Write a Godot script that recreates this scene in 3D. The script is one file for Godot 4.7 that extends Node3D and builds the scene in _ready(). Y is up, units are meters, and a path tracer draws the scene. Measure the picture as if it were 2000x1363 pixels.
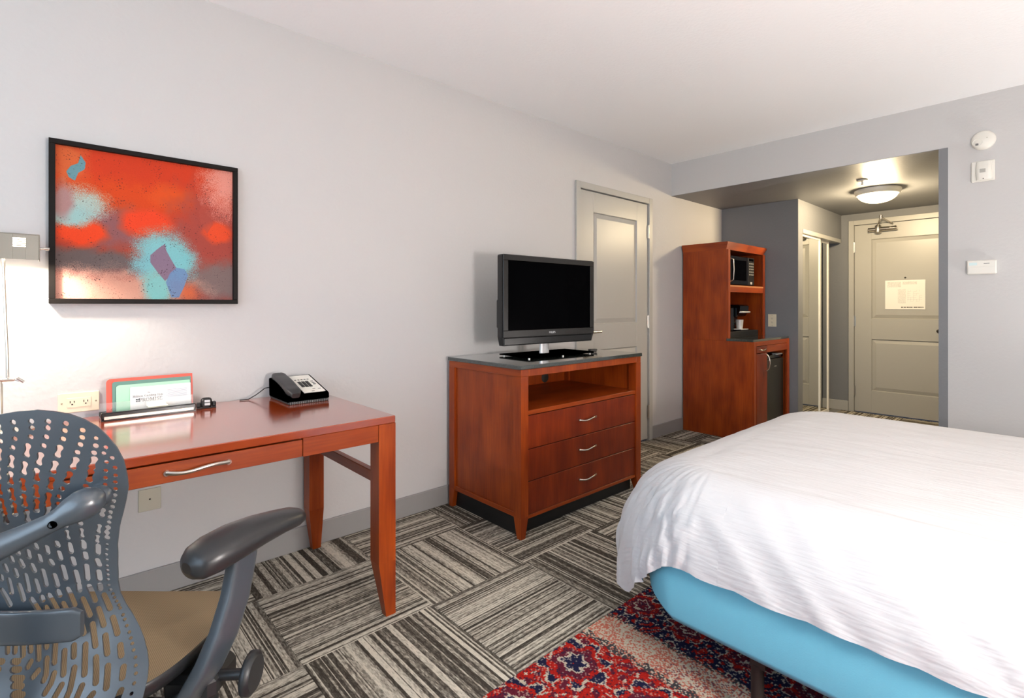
extends Node3D
# A hotel guest room: metres, y up. The left wall is the plane x = 0, the far wall the plane z = -4.208,
# the window wall stands behind the camera at z = 1.75.

const RIGHT_X := 3.75
const BACK_Z := 1.75
const FAR_Z := -4.208
const ALCOVE_Z := -5.193
const ENTRY_Z := -6.511
const CEILING_Y := 2.44
const SOFFIT_Y := 2.15
const CLOSET_X := 0.732
const OPENING_X := 1.885

# The perforated chair back, in millimetres: sideways from its middle, height above the floor.
const BACK_OUTLINE := [12, 963, 40, 968, 71, 970, 96, 967, 121, 961, 142, 950, 160, 935, 173, 916, 184, 894, 191, 868, 193, 840, 192, 815, 186, 790, 179, 765, 171, 738, 165, 712, 163, 702, 162, 690, 159, 663, 158, 631, 162, 609, 172, 589, 186, 568, 199, 547, 210, 526, 219, 504, 225, 483, 228, 463, 230, 442, 231, 432]
const BACK_DOTS := [9, 942, 10, 932, 8, 915, 34, 949, 37, 936, 33, 919, 27, 903, 63, 950, 63, 938, 59, 922, 89, 949, 87, 937, 83, 921, 77, 905, 115, 944, 112, 931, 108, 916, 138, 930, 136, 917, 132, 904, 126, 890, 94, 823, 87, 808, 84, 794, 156, 914, 154, 900, 150, 887, 130, 825, 125, 814, 168, 896, 164, 885, 166, 868, 163, 852, 161, 838, 159, 825, 158, 811, 156, 799, 154, 789, 150, 776, 148, 767, 175, 875, 177, 856, 176, 841, 174, 828, 173, 815, 171, 803, 168, 792, 165, 781, 161, 771, 159, 761, 157, 751, 154, 741, 151, 731, 150, 721, 91, 752, 114, 754]
const BACK_EDGE_DOTS := [148, 707, 146, 697, 144, 687, 144, 676, 143, 664, 143, 655, 143, 646, 143, 637, 144, 626, 147, 617, 151, 609, 154, 602, 158, 595, 162, 588, 165, 582, 171, 570, 175, 562, 180, 551, 186, 540, 190, 530, 194, 521, 198, 510, 203, 498, 206, 485, 209, 473, 210, 459, 210, 445]
const BACK_BONES := [3, 898, 0, 884, -5, 864, -7, 849, -10, 833, -10, 819, -10, 803, -9, 789, -8, 779, -7, 764, 22, 884, 19, 870, 15, 854, 13, 839, 11, 823, 11, 808, 11, 794, 11, 779, 52, 905, 48, 890, 42, 872, 38, 857, 33, 841, 32, 826, 30, 811, 30, 796, 31, 781, 31, 766, 70, 888, 65, 874, 59, 859, 57, 844, 53, 828, 52, 813, 50, 800, 48, 785, 101, 900, 96, 887, 90, 871, 85, 857, 80, 841, 76, 827, 71, 812, 68, 797, 67, 788, 64, 773, 122, 876, 116, 863, 109, 850, 103, 837, 149, 875, 144, 861, 141, 851, 137, 837, 91, 740, 91, 727, 91, 715, 91, 702, 114, 741, 113, 729, 112, 718, 111, 705, 142, 746, 139, 735, 136, 725, 134, 715]
const BACK_SLOTS := [134, 706, 132, 692, 129, 677, 131, 667, 129, 654, 130, 640, 130, 628, 131, 621, 137, 609, 149, 584, 156, 568, 168, 541, 176, 522, 181, 505, 188, 487, 190, 471, 193, 453, 191, 442, 113, 714, 112, 706, 112, 693, 112, 684, 111, 668, 111, 643, 113, 628, 124, 601, 131, 586, 144, 558, 150, 541, 159, 512, 164, 493, 170, 461, 91, 711, 91, 700, 91, 685, 92, 674, 93, 658, 96, 638, 97, 631, 98, 622, 104, 606, 119, 577, 126, 562, 138, 527, 143, 509, 152, 471, 152, 456, 148, 450, 71, 719, 72, 714, 71, 699, 72, 687, 73, 670, 76, 647, 79, 626, 92, 597, 100, 582, 115, 549, 122, 531, 131, 486, 132, 470, 129, 453, 53, 711, 53, 701, 55, 683, 57, 677, 58, 654, 62, 635, 63, 623, 66, 616, 73, 601, 90, 572, 99, 557, 103, 545, 104, 532, 108, 515, 113, 498, 115, 468, 115, 465, 113, 455, 35, 717, 36, 711, 37, 694, 38, 684, 39, 664, 43, 637, 48, 617, 64, 592, 71, 578, 75, 568, 91, 525, 98, 490, 100, 475, 94, 457, 20, 704, 20, 693, 22, 676, 25, 665, 25, 645, 30, 626, 36, 614, 38, 609, 45, 596, 58, 574, 73, 538, 79, 509, 83, 493, 82, 478, 81, 476, 77, 466, 2, 702, 2, 700, 3, 685, 6, 675, 8, 656, 12, 627, 18, 611, 39, 584, 58, 539, 60, 533, 65, 516, 70, 493, 70, 491, 69, 484, -13, 691, -12, 684, -10, 666, -8, 656, -5, 637, 4, 611, 45, 539, 52, 516, 56, 499, 50, 490, -28, 675, -26, 665, -24, 647, -19, 623, 31, 540, 35, 529, 40, 513, 37, 505, -38, 653, -38, 648, -38, 627, -20, 602, 19, 538, 24, 523, 9, 514, 19, 514, 12, 502, 24, 502, 16, 490, 33, 489, 21, 479, 36, 478, 25, 467, 42, 466, -9, 540, -5, 528, 5, 540, 8, 528]


var M := {}
var used := {}
var rng := RandomNumberGenerator.new()


# ---------------------------------------------------------------- mesh building
class MB:
	var v := PackedVector3Array()
	var n := PackedVector3Array()
	var t := PackedVector2Array()
	var xf := Transform3D()
	var us := 0.5   # texture repeats per metre along and across the grain
	var vs := 1.0
	var off := Vector2.ZERO

	func tri(a: Vector3, b: Vector3, c: Vector3, na: Vector3, nb: Vector3, nc: Vector3, ta := Vector2.ZERO, tb := Vector2.ZERO, tc := Vector2.ZERO):
		var g := (b - a).cross(c - a)
		if g.length_squared() < 1e-18:
			return
		if g.dot(na + nb + nc) > 0.0:
			v.append_array([xf * a, xf * c, xf * b])
			n.append_array([xf.basis * na, xf.basis * nc, xf.basis * nb])
			t.append_array([ta, tc, tb])
		else:
			v.append_array([xf * a, xf * b, xf * c])
			n.append_array([xf.basis * na, xf.basis * nb, xf.basis * nc])
			t.append_array([ta, tb, tc])

	func quad(a: Vector3, b: Vector3, c: Vector3, d: Vector3, nn: Vector3, ta := Vector2(0, 0), tb := Vector2(1, 0), tc := Vector2(1, 1), td := Vector2(0, 1)):
		tri(a, b, c, nn, nn, nn, ta, tb, tc)
		tri(a, c, d, nn, nn, nn, ta, tc, td)

	func guv(p: Vector3, nn: Vector3, g: int) -> Vector2:
		var ax := nn.abs().max_axis_index()
		var p1 := (ax + 1) % 3
		var p2 := (ax + 2) % 3
		if p2 == g:
			p2 = p1
			p1 = g
		return Vector2(p[p1] * us, p[p2] * vs) + off

	func face(pts: Array, nn: Vector3, g := 1):
		for i in range(1, pts.size() - 1):
			tri(pts[0], pts[i], pts[i + 1], nn, nn, nn, guv(pts[0], nn, g), guv(pts[i], nn, g), guv(pts[i + 1], nn, g))

	# a box with chamfered edges; g is the axis the grain follows
	func box(lo: Vector3, hi: Vector3, bev := 0.002, g := 1):
		off = Vector2(fposmod(lo.x * 3.17 + lo.y * 1.73 + lo.z * 2.31, 0.13), fposmod(lo.x * 1.37 + lo.y * 2.91 + lo.z * 1.13, 0.35)) - Vector2(lo[g] * us, 0)
		var mid := (lo + hi) / 2.0
		var h := (hi - lo) / 2.0
		bev = minf(bev, minf(h.x, minf(h.y, h.z)) * 0.6)
		var pt := func(sx: int, sy: int, sz: int, ax: int) -> Vector3:
			var s := Vector3(sx, sy, sz)
			var q := Vector3()
			for k in 3:
				q[k] = mid[k] + s[k] * (h[k] if k == ax else h[k] - bev)
			return q
		for ax in 3:
			for s in [-1, 1]:
				var nn := Vector3()
				nn[ax] = s
				var pts := []
				for c in [[-1, -1], [1, -1], [1, 1], [-1, 1]]:
					var sg := [0, 0, 0]
					sg[ax] = s
					sg[(ax + 1) % 3] = c[0]
					sg[(ax + 2) % 3] = c[1]
					pts.append(pt.call(sg[0], sg[1], sg[2], ax))
				face(pts, nn, g)
		if bev <= 0.0:
			return
		for ax in 3:   # edges along ax
			var b1 := (ax + 1) % 3
			var b2 := (ax + 2) % 3
			for c in [[-1, -1], [1, -1], [1, 1], [-1, 1]]:
				var q := []
				for e in [[-1, b1], [1, b1], [1, b2], [-1, b2]]:
					var sg := [0, 0, 0]
					sg[ax] = e[0]
					sg[b1] = c[0]
					sg[b2] = c[1]
					q.append(pt.call(sg[0], sg[1], sg[2], e[1]))
				var nn := Vector3()
				nn[b1] = c[0]
				nn[b2] = c[1]
				face(q, nn.normalized(), g)
		for sx in [-1, 1]:
			for sy in [-1, 1]:
				for sz in [-1, 1]:
					face([pt.call(sx, sy, sz, 0), pt.call(sx, sy, sz, 1), pt.call(sx, sy, sz, 2)], Vector3(sx, sy, sz).normalized(), g)

	# a frustum between two level rectangles [x0, z0, x1, z1]
	func post(y0: float, b: Array, y1: float, c: Array):
		off = Vector2(fposmod(b[0] * 3.1 + b[1], 0.3), fposmod(b[1] * 1.7 + b[0], 0.35)) - Vector2(y0 * us, 0)
		var p := [Vector3(b[0], y0, b[1]), Vector3(b[2], y0, b[1]), Vector3(b[2], y0, b[3]), Vector3(b[0], y0, b[3])]
		var q := [Vector3(c[0], y1, c[1]), Vector3(c[2], y1, c[1]), Vector3(c[2], y1, c[3]), Vector3(c[0], y1, c[3])]
		var mid := Vector3((b[0] + b[2]) / 2.0, 0, (b[1] + b[3]) / 2.0)
		for i in 4:
			var j := (i + 1) % 4
			var nn: Vector3 = (p[j] - p[i]).cross(q[i] - p[i]).normalized()
			if nn.dot((p[i] + p[j]) / 2.0 - mid) < 0:
				nn = -nn
			face([p[i], p[j], q[j], q[i]], nn, 1)
		face(p, Vector3.DOWN, 0)
		face(q, Vector3.UP, 0)

	# a smooth skin over rows of points
	func surf(rows: Array, cu := false, cv := false):
		var R := rows.size()
		var C: int = rows[0].size()
		var nor := []
		for i in R:
			var line := PackedVector3Array()
			for j in C:
				var i0 := (i - 1 + R) % R if cv else maxi(i - 1, 0)
				var i1 := (i + 1) % R if cv else mini(i + 1, R - 1)
				var j0 := (j - 1 + C) % C if cu else maxi(j - 1, 0)
				var j1 := (j + 1) % C if cu else mini(j + 1, C - 1)
				var du: Vector3 = rows[i][j1] - rows[i][j0]
				var dv: Vector3 = rows[i1][j] - rows[i0][j]
				var nn := du.cross(dv)
				if nn.length_squared() < 1e-16:
					var k := i1 if i < R / 2 else i0
					nn = (rows[k][j1] - rows[k][j0]).cross(dv)
				line.append(nn.normalized())
			nor.append(line)
		for i in (R if cv else R - 1):
			var i2 := (i + 1) % R
			for j in (C if cu else C - 1):
				var j2 := (j + 1) % C
				var u0 := float(j) / C
				var u1 := float(j + 1) / C
				var v0 := float(i) / R
				var v1 := float(i + 1) / R
				tri(rows[i][j], rows[i][j2], rows[i2][j2], nor[i][j], nor[i][j2], nor[i2][j2], Vector2(u0, v0), Vector2(u1, v0), Vector2(u1, v1))
				tri(rows[i][j], rows[i2][j2], rows[i2][j], nor[i][j], nor[i2][j2], nor[i2][j], Vector2(u0, v0), Vector2(u1, v1), Vector2(u0, v1))

	# a round bar through points; r is one radius or one for each point; squash flattens it
	func tube(pts: Array, r, sides := 12, squash := 1.0, up := Vector3.UP, caps := true):
		var rows := []
		var side := Vector3()
		for i in pts.size():
			var d: Vector3 = (pts[mini(i + 1, pts.size() - 1)] - pts[maxi(i - 1, 0)]).normalized()
			if i == 0:
				side = d.cross(up if absf(d.dot(up)) < 0.98 else Vector3.RIGHT).normalized()
			else:
				side = (side - d * side.dot(d)).normalized()
			var up2 := side.cross(d)
			var rr: float = r[i] if r is Array else r
			var row := PackedVector3Array()
			for k in sides:
				var a := TAU * k / sides
				row.append(pts[i] + side * cos(a) * rr + up2 * sin(a) * rr * squash)
			rows.append(row)
		surf(rows, true, false)
		if caps:
			for e in [0, rows.size() - 1]:
				var nn: Vector3 = (pts[1] - pts[0]).normalized() * -1.0 if e == 0 else (pts[-1] - pts[-2]).normalized()
				face(Array(rows[e]), nn)

	# turns a profile of (radius, height) about the y axis
	func lathe(prof: Array, seg := 24):
		for i in prof.size() - 1:
			var a: Vector2 = prof[i]
			var b: Vector2 = prof[i + 1]
			var d := (b - a).normalized()
			var n2 := Vector2(d.y, -d.x)
			var na := n2
			var nb := n2
			if i > 0:
				var e: Vector2 = (a - prof[i - 1]).normalized()
				if e.dot(d) > 0.6:
					na = (n2 + Vector2(e.y, -e.x)).normalized()
			if i < prof.size() - 2:
				var e: Vector2 = (prof[i + 2] - b).normalized()
				if e.dot(d) > 0.6:
					nb = (n2 + Vector2(e.y, -e.x)).normalized()
			for k in seg:
				var w := [Vector3(cos(TAU * k / seg), 0, sin(TAU * k / seg)), Vector3(cos(TAU * (k + 1) / seg), 0, sin(TAU * (k + 1) / seg))]
				var up := Vector3.UP
				tri(w[0] * a.x + up * a.y, w[1] * a.x + up * a.y, w[1] * b.x + up * b.y, w[0] * na.x + up * na.y, w[1] * na.x + up * na.y, w[1] * nb.x + up * nb.y)
				tri(w[0] * a.x + up * a.y, w[1] * b.x + up * b.y, w[0] * b.x + up * b.y, w[0] * na.x + up * na.y, w[1] * nb.x + up * nb.y, w[0] * nb.x + up * nb.y)

	# pushes an outline in the xy plane from z0 to z1
	func prism(outline: Array, z0: float, z1: float):
		var p := PackedVector2Array(outline)
		var ix := Geometry2D.triangulate_polygon(p)
		for z in [z0, z1]:
			var nn := Vector3(0, 0, -1 if z == minf(z0, z1) else 1)
			for i in range(0, ix.size(), 3):
				var q := []
				for k in 3:
					q.append(Vector3(p[ix[i + k]].x, p[ix[i + k]].y, z))
				face(q, nn)
		var turn := 1.0 if Geometry2D.is_polygon_clockwise(p) else -1.0
		for i in p.size():
			var a := p[i]
			var b := p[(i + 1) % p.size()]
			var d := (b - a).normalized()
			var nn := Vector3(-d.y, d.x, 0) * turn
			face([Vector3(a.x, a.y, z0), Vector3(b.x, b.y, z0), Vector3(b.x, b.y, z1), Vector3(a.x, a.y, z1)], nn)

	func mesh() -> ArrayMesh:
		var arr := []
		arr.resize(Mesh.ARRAY_MAX)
		arr[Mesh.ARRAY_VERTEX] = v
		arr[Mesh.ARRAY_NORMAL] = n
		arr[Mesh.ARRAY_TEX_UV] = t
		var am := ArrayMesh.new()
		am.add_surface_from_arrays(Mesh.PRIMITIVE_TRIANGLES, arr)
		return am


# ---------------------------------------------------------------- naming and placing
func numbered(called: String) -> String:
	used[called] = used.get(called, -1) + 1
	return called if used[called] == 0 else "%s_%03d" % [called, used[called]]


func tag(o: Node3D, label: String, category: String, group := "") -> Node3D:
	o.set_meta("label", label)
	o.set_meta("category", category)
	if group != "":
		o.set_meta("group", group)
	return o


func thing(called: String, label: String, category: String, at := Vector3.ZERO, turn := 0.0, group := "") -> Node3D:
	var o := Node3D.new()
	o.name = numbered(called)
	add_child(o)
	o.position = at
	o.rotation.y = turn
	return tag(o, label, category, group)


func part(called: String, mb, material: Material, parent: Node) -> MeshInstance3D:
	var o := MeshInstance3D.new()
	o.name = called
	o.mesh = mb.mesh() if mb is MB else mb
	o.material_override = material
	o.cast_shadow = GeometryInstance3D.SHADOW_CASTING_SETTING_ON
	parent.add_child(o, true)
	return o


func struct(called: String, mb, material: Material) -> MeshInstance3D:
	var o := part(called, mb, material, self)
	o.set_meta("kind", "structure")
	return o


func bx(lo: Vector3, hi: Vector3, bev := 0.002, g := 1) -> MB:
	var m := MB.new()
	m.box(lo.min(hi), lo.max(hi), bev, g)
	return m


func boxes(list: Array, bev := 0.0, g := 1) -> MB:
	var m := MB.new()
	for b in list:
		m.box(Vector3(minf(b[0], b[3]), minf(b[1], b[4]), minf(b[2], b[5])), Vector3(maxf(b[0], b[3]), maxf(b[1], b[4]), maxf(b[2], b[5])), bev, g)
	return m


func words(text: String, height: float, material: Material, parent: Node, at: Vector3, basis: Basis, called := "lettering", serif := false) -> MeshInstance3D:
	var tm := TextMesh.new()
	var f := SystemFont.new()
	f.font_names = PackedStringArray(["Droid Serif" if serif else "Droid Sans"])
	tm.font = f
	tm.text = text
	tm.font_size = 32
	tm.pixel_size = height / 24.0
	tm.depth = 0.0006
	tm.curve_step = 2.0
	var o := part(called, tm, material, parent)
	o.transform = Transform3D(basis, at)
	return o


# ---------------------------------------------------------------- materials
func mat(color: Color, rough := 0.6, metal := 0.0, spec := 0.5) -> StandardMaterial3D:
	var m := StandardMaterial3D.new()
	m.albedo_color = color
	m.roughness = rough
	m.metallic = metal
	m.metallic_specular = spec
	return m


func rgb(r: int, g: int, b: int) -> Color:
	return Color(r / 255.0, g / 255.0, b / 255.0)


func noise(freq: float, sd: int, oct := 3) -> FastNoiseLite:
	var f := FastNoiseLite.new()
	f.noise_type = FastNoiseLite.TYPE_SIMPLEX_SMOOTH
	f.frequency = freq
	f.seed = sd
	f.fractal_octaves = oct
	return f


func picture(w: int, h: int, shade: Callable) -> ImageTexture:
	var data := PackedByteArray()
	data.resize(w * h * 3)
	var k := 0
	for y in h:
		for x in w:
			var c: Color = shade.call(x, y)
			data[k] = clampi(int(c.r * 255.0), 0, 255)
			data[k + 1] = clampi(int(c.g * 255.0), 0, 255)
			data[k + 2] = clampi(int(c.b * 255.0), 0, 255)
			k += 3
	return ImageTexture.create_from_image(Image.create_from_data(w, h, false, Image.FORMAT_RGB8, data))


func bump(freq: float, sd: int, size: int, strength: float, oct := 3) -> ImageTexture:
	var im := noise(freq, sd, oct).get_seamless_image(size, size)
	im.convert(Image.FORMAT_RGBA8)
	im.bump_map_to_normal_map(strength)
	return ImageTexture.create_from_image(im)


func wood(dark: Color, light: Color, sd: int) -> ImageTexture:
	var a := noise(0.012, sd, 3)
	var b := noise(0.06, sd + 1, 2)
	var c := noise(0.008, sd + 2, 2)
	return picture(1024, 512, func(x, y):
		var s := 0.5 + 0.34 * a.get_noise_2d(x * 0.22, y * 1.5) + 0.2 * b.get_noise_2d(x * 0.16, y * 2.6) + 0.26 * c.get_noise_2d(x * 0.8, y * 1.1)
		return dark.lerp(light, clampf(s, 0.0, 1.0)))


func make_materials():
	var peel := bump(0.07, 3, 256, 2.2)
	var paint := func(c: Color, rough: float) -> StandardMaterial3D:
		var m := mat(c, rough)
		m.uv1_triplanar = true
		m.uv1_world_triplanar = true
		m.uv1_scale = Vector3.ONE * 2.2
		m.normal_enabled = true
		m.normal_texture = peel
		m.normal_scale = 0.16
		return m
	M.wall = paint.call(rgb(196, 194, 192), 0.75)
	M.ceiling = paint.call(rgb(247, 247, 247), 0.9)
	M.accent = paint.call(rgb(120, 121, 123), 0.6)
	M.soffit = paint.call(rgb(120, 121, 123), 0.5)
	M.greige = mat(rgb(172, 170, 164), 0.36)
	M.base = mat(rgb(146, 144, 142), 0.5)
	M.slab = mat(rgb(90, 86, 80), 0.95)
	var w := mat(Color.WHITE, 0.36, 0.0, 0.4)
	w.albedo_texture = wood(rgb(112, 38, 7), rgb(164, 72, 16), 11)
	w.clearcoat_enabled = true
	w.clearcoat = 0.12
	w.clearcoat_roughness = 0.22
	M.wood = w
	var wd := w.duplicate()  # darker, redder copy of the wood, for dresser drawers and hutch fronts
	wd.albedo_texture = wood(rgb(90, 24, 6), rgb(136, 50, 13), 51)
	M.dark_wood = wd
	var wt := w.duplicate()
	wt.roughness = 0.12
	wt.metallic_specular = 1.0
	wt.clearcoat = 1.0
	wt.clearcoat_roughness = 0.16
	wt.albedo_texture = wood(rgb(138, 50, 16), rgb(160, 66, 22), 31)
	M.desktop = wt
	M.wood_end = mat(rgb(186, 120, 76), 0.5)
	var gn := noise(0.35, 5, 2)
	var gn2 := noise(0.11, 6, 2)
	var g := mat(Color.WHITE, 0.1)
	g.clearcoat_enabled = true
	g.clearcoat = 1.0
	g.clearcoat_roughness = 0.06
	g.albedo_texture = picture(256, 256, func(x, y):
		var s := gn.get_noise_2d(x, y)
		var s2 := gn2.get_noise_2d(x, y)
		return rgb(30, 36, 35).lerp(rgb(112, 122, 117), clampf(s * 2.2 - 0.15 + s2 * 0.5, 0.0, 1.0)))
	g.uv1_triplanar = true
	g.uv1_scale = Vector3.ONE * 3.0
	M.granite = g
	M.black = mat(rgb(20, 20, 21), 0.45)
	M.gloss_black = mat(rgb(10, 10, 11), 0.12)
	M.screen = mat(rgb(2, 2, 3), 0.12, 0.0, 0.08)
	M.bezel = mat(rgb(26, 24, 22), 0.22)
	M.steel = mat(rgb(196, 192, 184), 0.3, 1.0)
	M.nickel = mat(rgb(208, 202, 192), 0.22, 1.0)
	M.silver = mat(rgb(205, 206, 206), 0.35, 0.3)
	M.lamp_grey = mat(rgb(140, 136, 126), 0.4, 0.5)
	M.white_plastic = mat(rgb(226, 222, 212), 0.4)
	M.ivory = mat(rgb(222, 212, 184), 0.42)
	M.ivory_dark = mat(rgb(160, 152, 128), 0.5)
	M.slot = mat(rgb(40, 36, 30), 0.7)
	M.beige_plate = mat(rgb(186, 182, 164), 0.5)
	M.lcd = mat(rgb(206, 224, 222), 0.25)
	M.print_grey = mat(rgb(110, 108, 106), 0.8)
	M.white_print = mat(rgb(225, 225, 225), 0.5)
	M.dark_print = mat(rgb(70, 72, 76), 0.8)
	M.chair = mat(rgb(62, 70, 77), 0.32, 0.0, 0.6)
	M.chair.clearcoat_enabled = true
	M.chair.clearcoat = 0.5
	M.chair.clearcoat_roughness = 0.22
	M.chair_dark = mat(rgb(34, 36, 38), 0.42)
	M.pad = mat(rgb(40, 40, 41), 0.34)
	var weave := picture(64, 64, func(x, y):
		var s := 0.5 + 0.5 * sin(x * TAU / 8.0) * sin(y * TAU / 8.0)
		return rgb(112, 92, 66).lerp(rgb(168, 146, 112), s))
	var seat := mat(Color.WHITE, 0.75)
	seat.albedo_texture = weave
	seat.uv1_triplanar = true
	seat.uv1_scale = Vector3.ONE * 30.0
	M.seat = seat
	var cr := noise(0.05, 41, 3)
	var cl := mat(rgb(201, 200, 200), 0.85)
	var cim := Image.create_empty(512, 512, false, Image.FORMAT_RGBA8)
	for y in 512:
		for x in 512:
			var s := 0.5 + 0.45 * cr.get_noise_2d(x * 0.3 + 9.0 * cr.get_noise_2d(x * 0.1, y * 0.1), y * 2.4)
			cim.set_pixel(x, y, Color(s, s, s))
	cim.bump_map_to_normal_map(3.0)
	cl.normal_enabled = true
	cl.normal_texture = ImageTexture.create_from_image(cim)
	cl.normal_scale = 0.28
	cl.rim_enabled = true
	cl.rim = 0.2
	M.duvet = cl
	var bl := mat(rgb(108, 182, 204), 0.8)
	bl.normal_enabled = true
	bl.normal_texture = bump(0.2, 8, 256, 1.0)
	bl.uv1_triplanar = true
	bl.uv1_scale = Vector3.ONE * 4.0
	bl.normal_scale = 0.25
	M.blue = bl
	M.mattress = mat(rgb(230, 228, 224), 0.9)
	M.iron = mat(rgb(46, 40, 36), 0.5, 0.4)
	M.red = mat(rgb(222, 74, 52), 0.45)
	M.pale_red = mat(rgb(240, 134, 108), 0.5)
	M.teal = mat(rgb(84, 128, 116), 0.45)
	M.mint = mat(rgb(166, 214, 182), 0.5)
	M.paper = mat(rgb(240, 238, 236), 0.7)
	M.cream_paper = mat(rgb(238, 230, 208), 0.7)
	M.blush = mat(rgb(226, 178, 158), 0.6)
	var ac := mat(Color(0.82, 0.84, 0.82, 0.1), 0.04)
	ac.transparency = BaseMaterial3D.TRANSPARENCY_ALPHA
	M.acrylic = ac
	var pane := mat(Color(0.95, 0.98, 1.0, 0.03), 0.02)
	pane.transparency = BaseMaterial3D.TRANSPARENCY_ALPHA
	M.pane = pane
	M.mirror = mat(rgb(226, 226, 220), 0.02, 1.0)
	var glow := mat(rgb(250, 244, 230), 0.4)
	glow.emission_enabled = true
	glow.emission = Color(1.0, 0.88, 0.68)
	glow.emission_energy_multiplier = 4.0
	M.dome = glow
	var tube := glow.duplicate()
	tube.emission = Color(1.0, 0.9, 0.76)
	tube.emission_energy_multiplier = 3.0
	M.tube = tube
	var shade := mat(rgb(238, 228, 208), 0.8)
	shade.emission_enabled = true
	shade.emission = Color(1.0, 0.94, 0.85)
	shade.emission_energy_multiplier = 1.1
	M.shade = shade


# yarn rows run along u; tone is the share of dark rows
func carpet(sd: int, tone: float, bold: float) -> StandardMaterial3D:
	var r := RandomNumberGenerator.new()
	r.seed = sd
	var size := 384
	var rows := PackedFloat32Array()
	while rows.size() < size:
		var wide := r.randi_range(2, 5) if r.randf() < 0.7 else r.randi_range(5, int(6 + bold * 14))
		var dark := r.randf() < tone
		var level := r.randf_range(0.0, 0.22) if dark else r.randf_range(0.62, 1.0)
		if r.randf() < 0.22:
			level = r.randf_range(0.3, 0.6)
		for k in wide:
			rows.append(level)
	var nn := noise(0.03, sd, 2)
	var ff := noise(0.45, sd + 7, 1)
	var m := mat(Color.WHITE, 1.0, 0.0, 0.1)
	m.albedo_texture = picture(size, size, func(x, y):
		var yy := clampi(y + int(1.3 * nn.get_noise_2d(x * 2.0, y * 0.4)), 0, size - 1)
		var q := int(yy / 3)
		var l := rows[yy] + 0.5 * nn.get_noise_2d(x * 1.3, q * 40.0) * (1.0 - absf(rows[yy] - 0.5)) + 0.22 * ff.get_noise_2d(x, y * 1.5)
		return rgb(60, 55, 49).lerp(rgb(202, 195, 179), clampf(l, 0.0, 1.0)))
	return m


func _ready():
	rng.seed = 20
	# camera: level, 1.152 m up, turned 47.68 degrees to the left of the room's long axis, lens shifted down
	var cam := Camera3D.new()
	cam.name = "camera"
	add_child(cam)
	cam.position = Vector3(2.465, 1.152, 0.0)
	cam.rotation.y = deg_to_rad(47.68)
	cam.near = 0.05
	cam.far = 60.0
	cam.projection = Camera3D.PROJECTION_FRUSTUM
	cam.size = 0.05 * 1363.0 / 999.0
	cam.frustum_offset = Vector2(0.0, -0.05 * 84.5 / 999.0)
	cam.current = true
	# sky and exposure
	var we := WorldEnvironment.new()
	we.name = "world_environment"
	var env := Environment.new()
	env.background_mode = Environment.BG_SKY
	var sky := Sky.new()
	var psm := ProceduralSkyMaterial.new()
	psm.sky_top_color = Color(0.42, 0.58, 0.84)
	psm.sky_horizon_color = Color(0.78, 0.85, 0.92)
	psm.ground_horizon_color = Color(0.66, 0.68, 0.68)
	psm.ground_bottom_color = Color(0.4, 0.4, 0.38)
	sky.sky_material = psm
	env.sky = sky
	env.tonemap_mode = Environment.TONE_MAPPER_LINEAR
	env.tonemap_exposure = 1.03
	env.sdfgi_enabled = true
	env.ssao_enabled = true
	env.ssil_enabled = true
	we.environment = env
	add_child(we)
	# daylight: the window behind the camera
	var day := AreaLight3D.new()
	day.name = "window_daylight"
	day.area_size = Vector2(2.7, 1.5)
	day.area_normalize_energy = true
	day.light_color = Color(0.82, 0.92, 1.0)
	day.light_energy = 4.6
	day.shadow_enabled = true
	day.position = Vector3(1.95, 1.5, BACK_Z - 0.02)
	add_child(day)

	make_materials()
	build_shell()
	build_floor()
	build_left_door()
	build_entry()
	build_closet()
	build_bed()
	build_desk()
	build_chest()
	build_tall_cabinet()
	build_chair()
	build_television()
	build_picture()
	build_desk_lamp()
	build_desk_things()
	build_cabinet_things()
	build_wall_devices()
	build_bedside()
	build_added_uplight()


func lamp_light(called: String, at: Vector3, color: Color, energy: float, size: float, parent: Node) -> OmniLight3D:
	var l := OmniLight3D.new()
	l.name = called
	l.light_color = color
	l.light_energy = energy
	l.light_size = size
	l.omni_range = 14.0
	l.omni_attenuation = 2.0
	l.shadow_enabled = true
	parent.add_child(l)
	l.position = at
	return l


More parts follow.
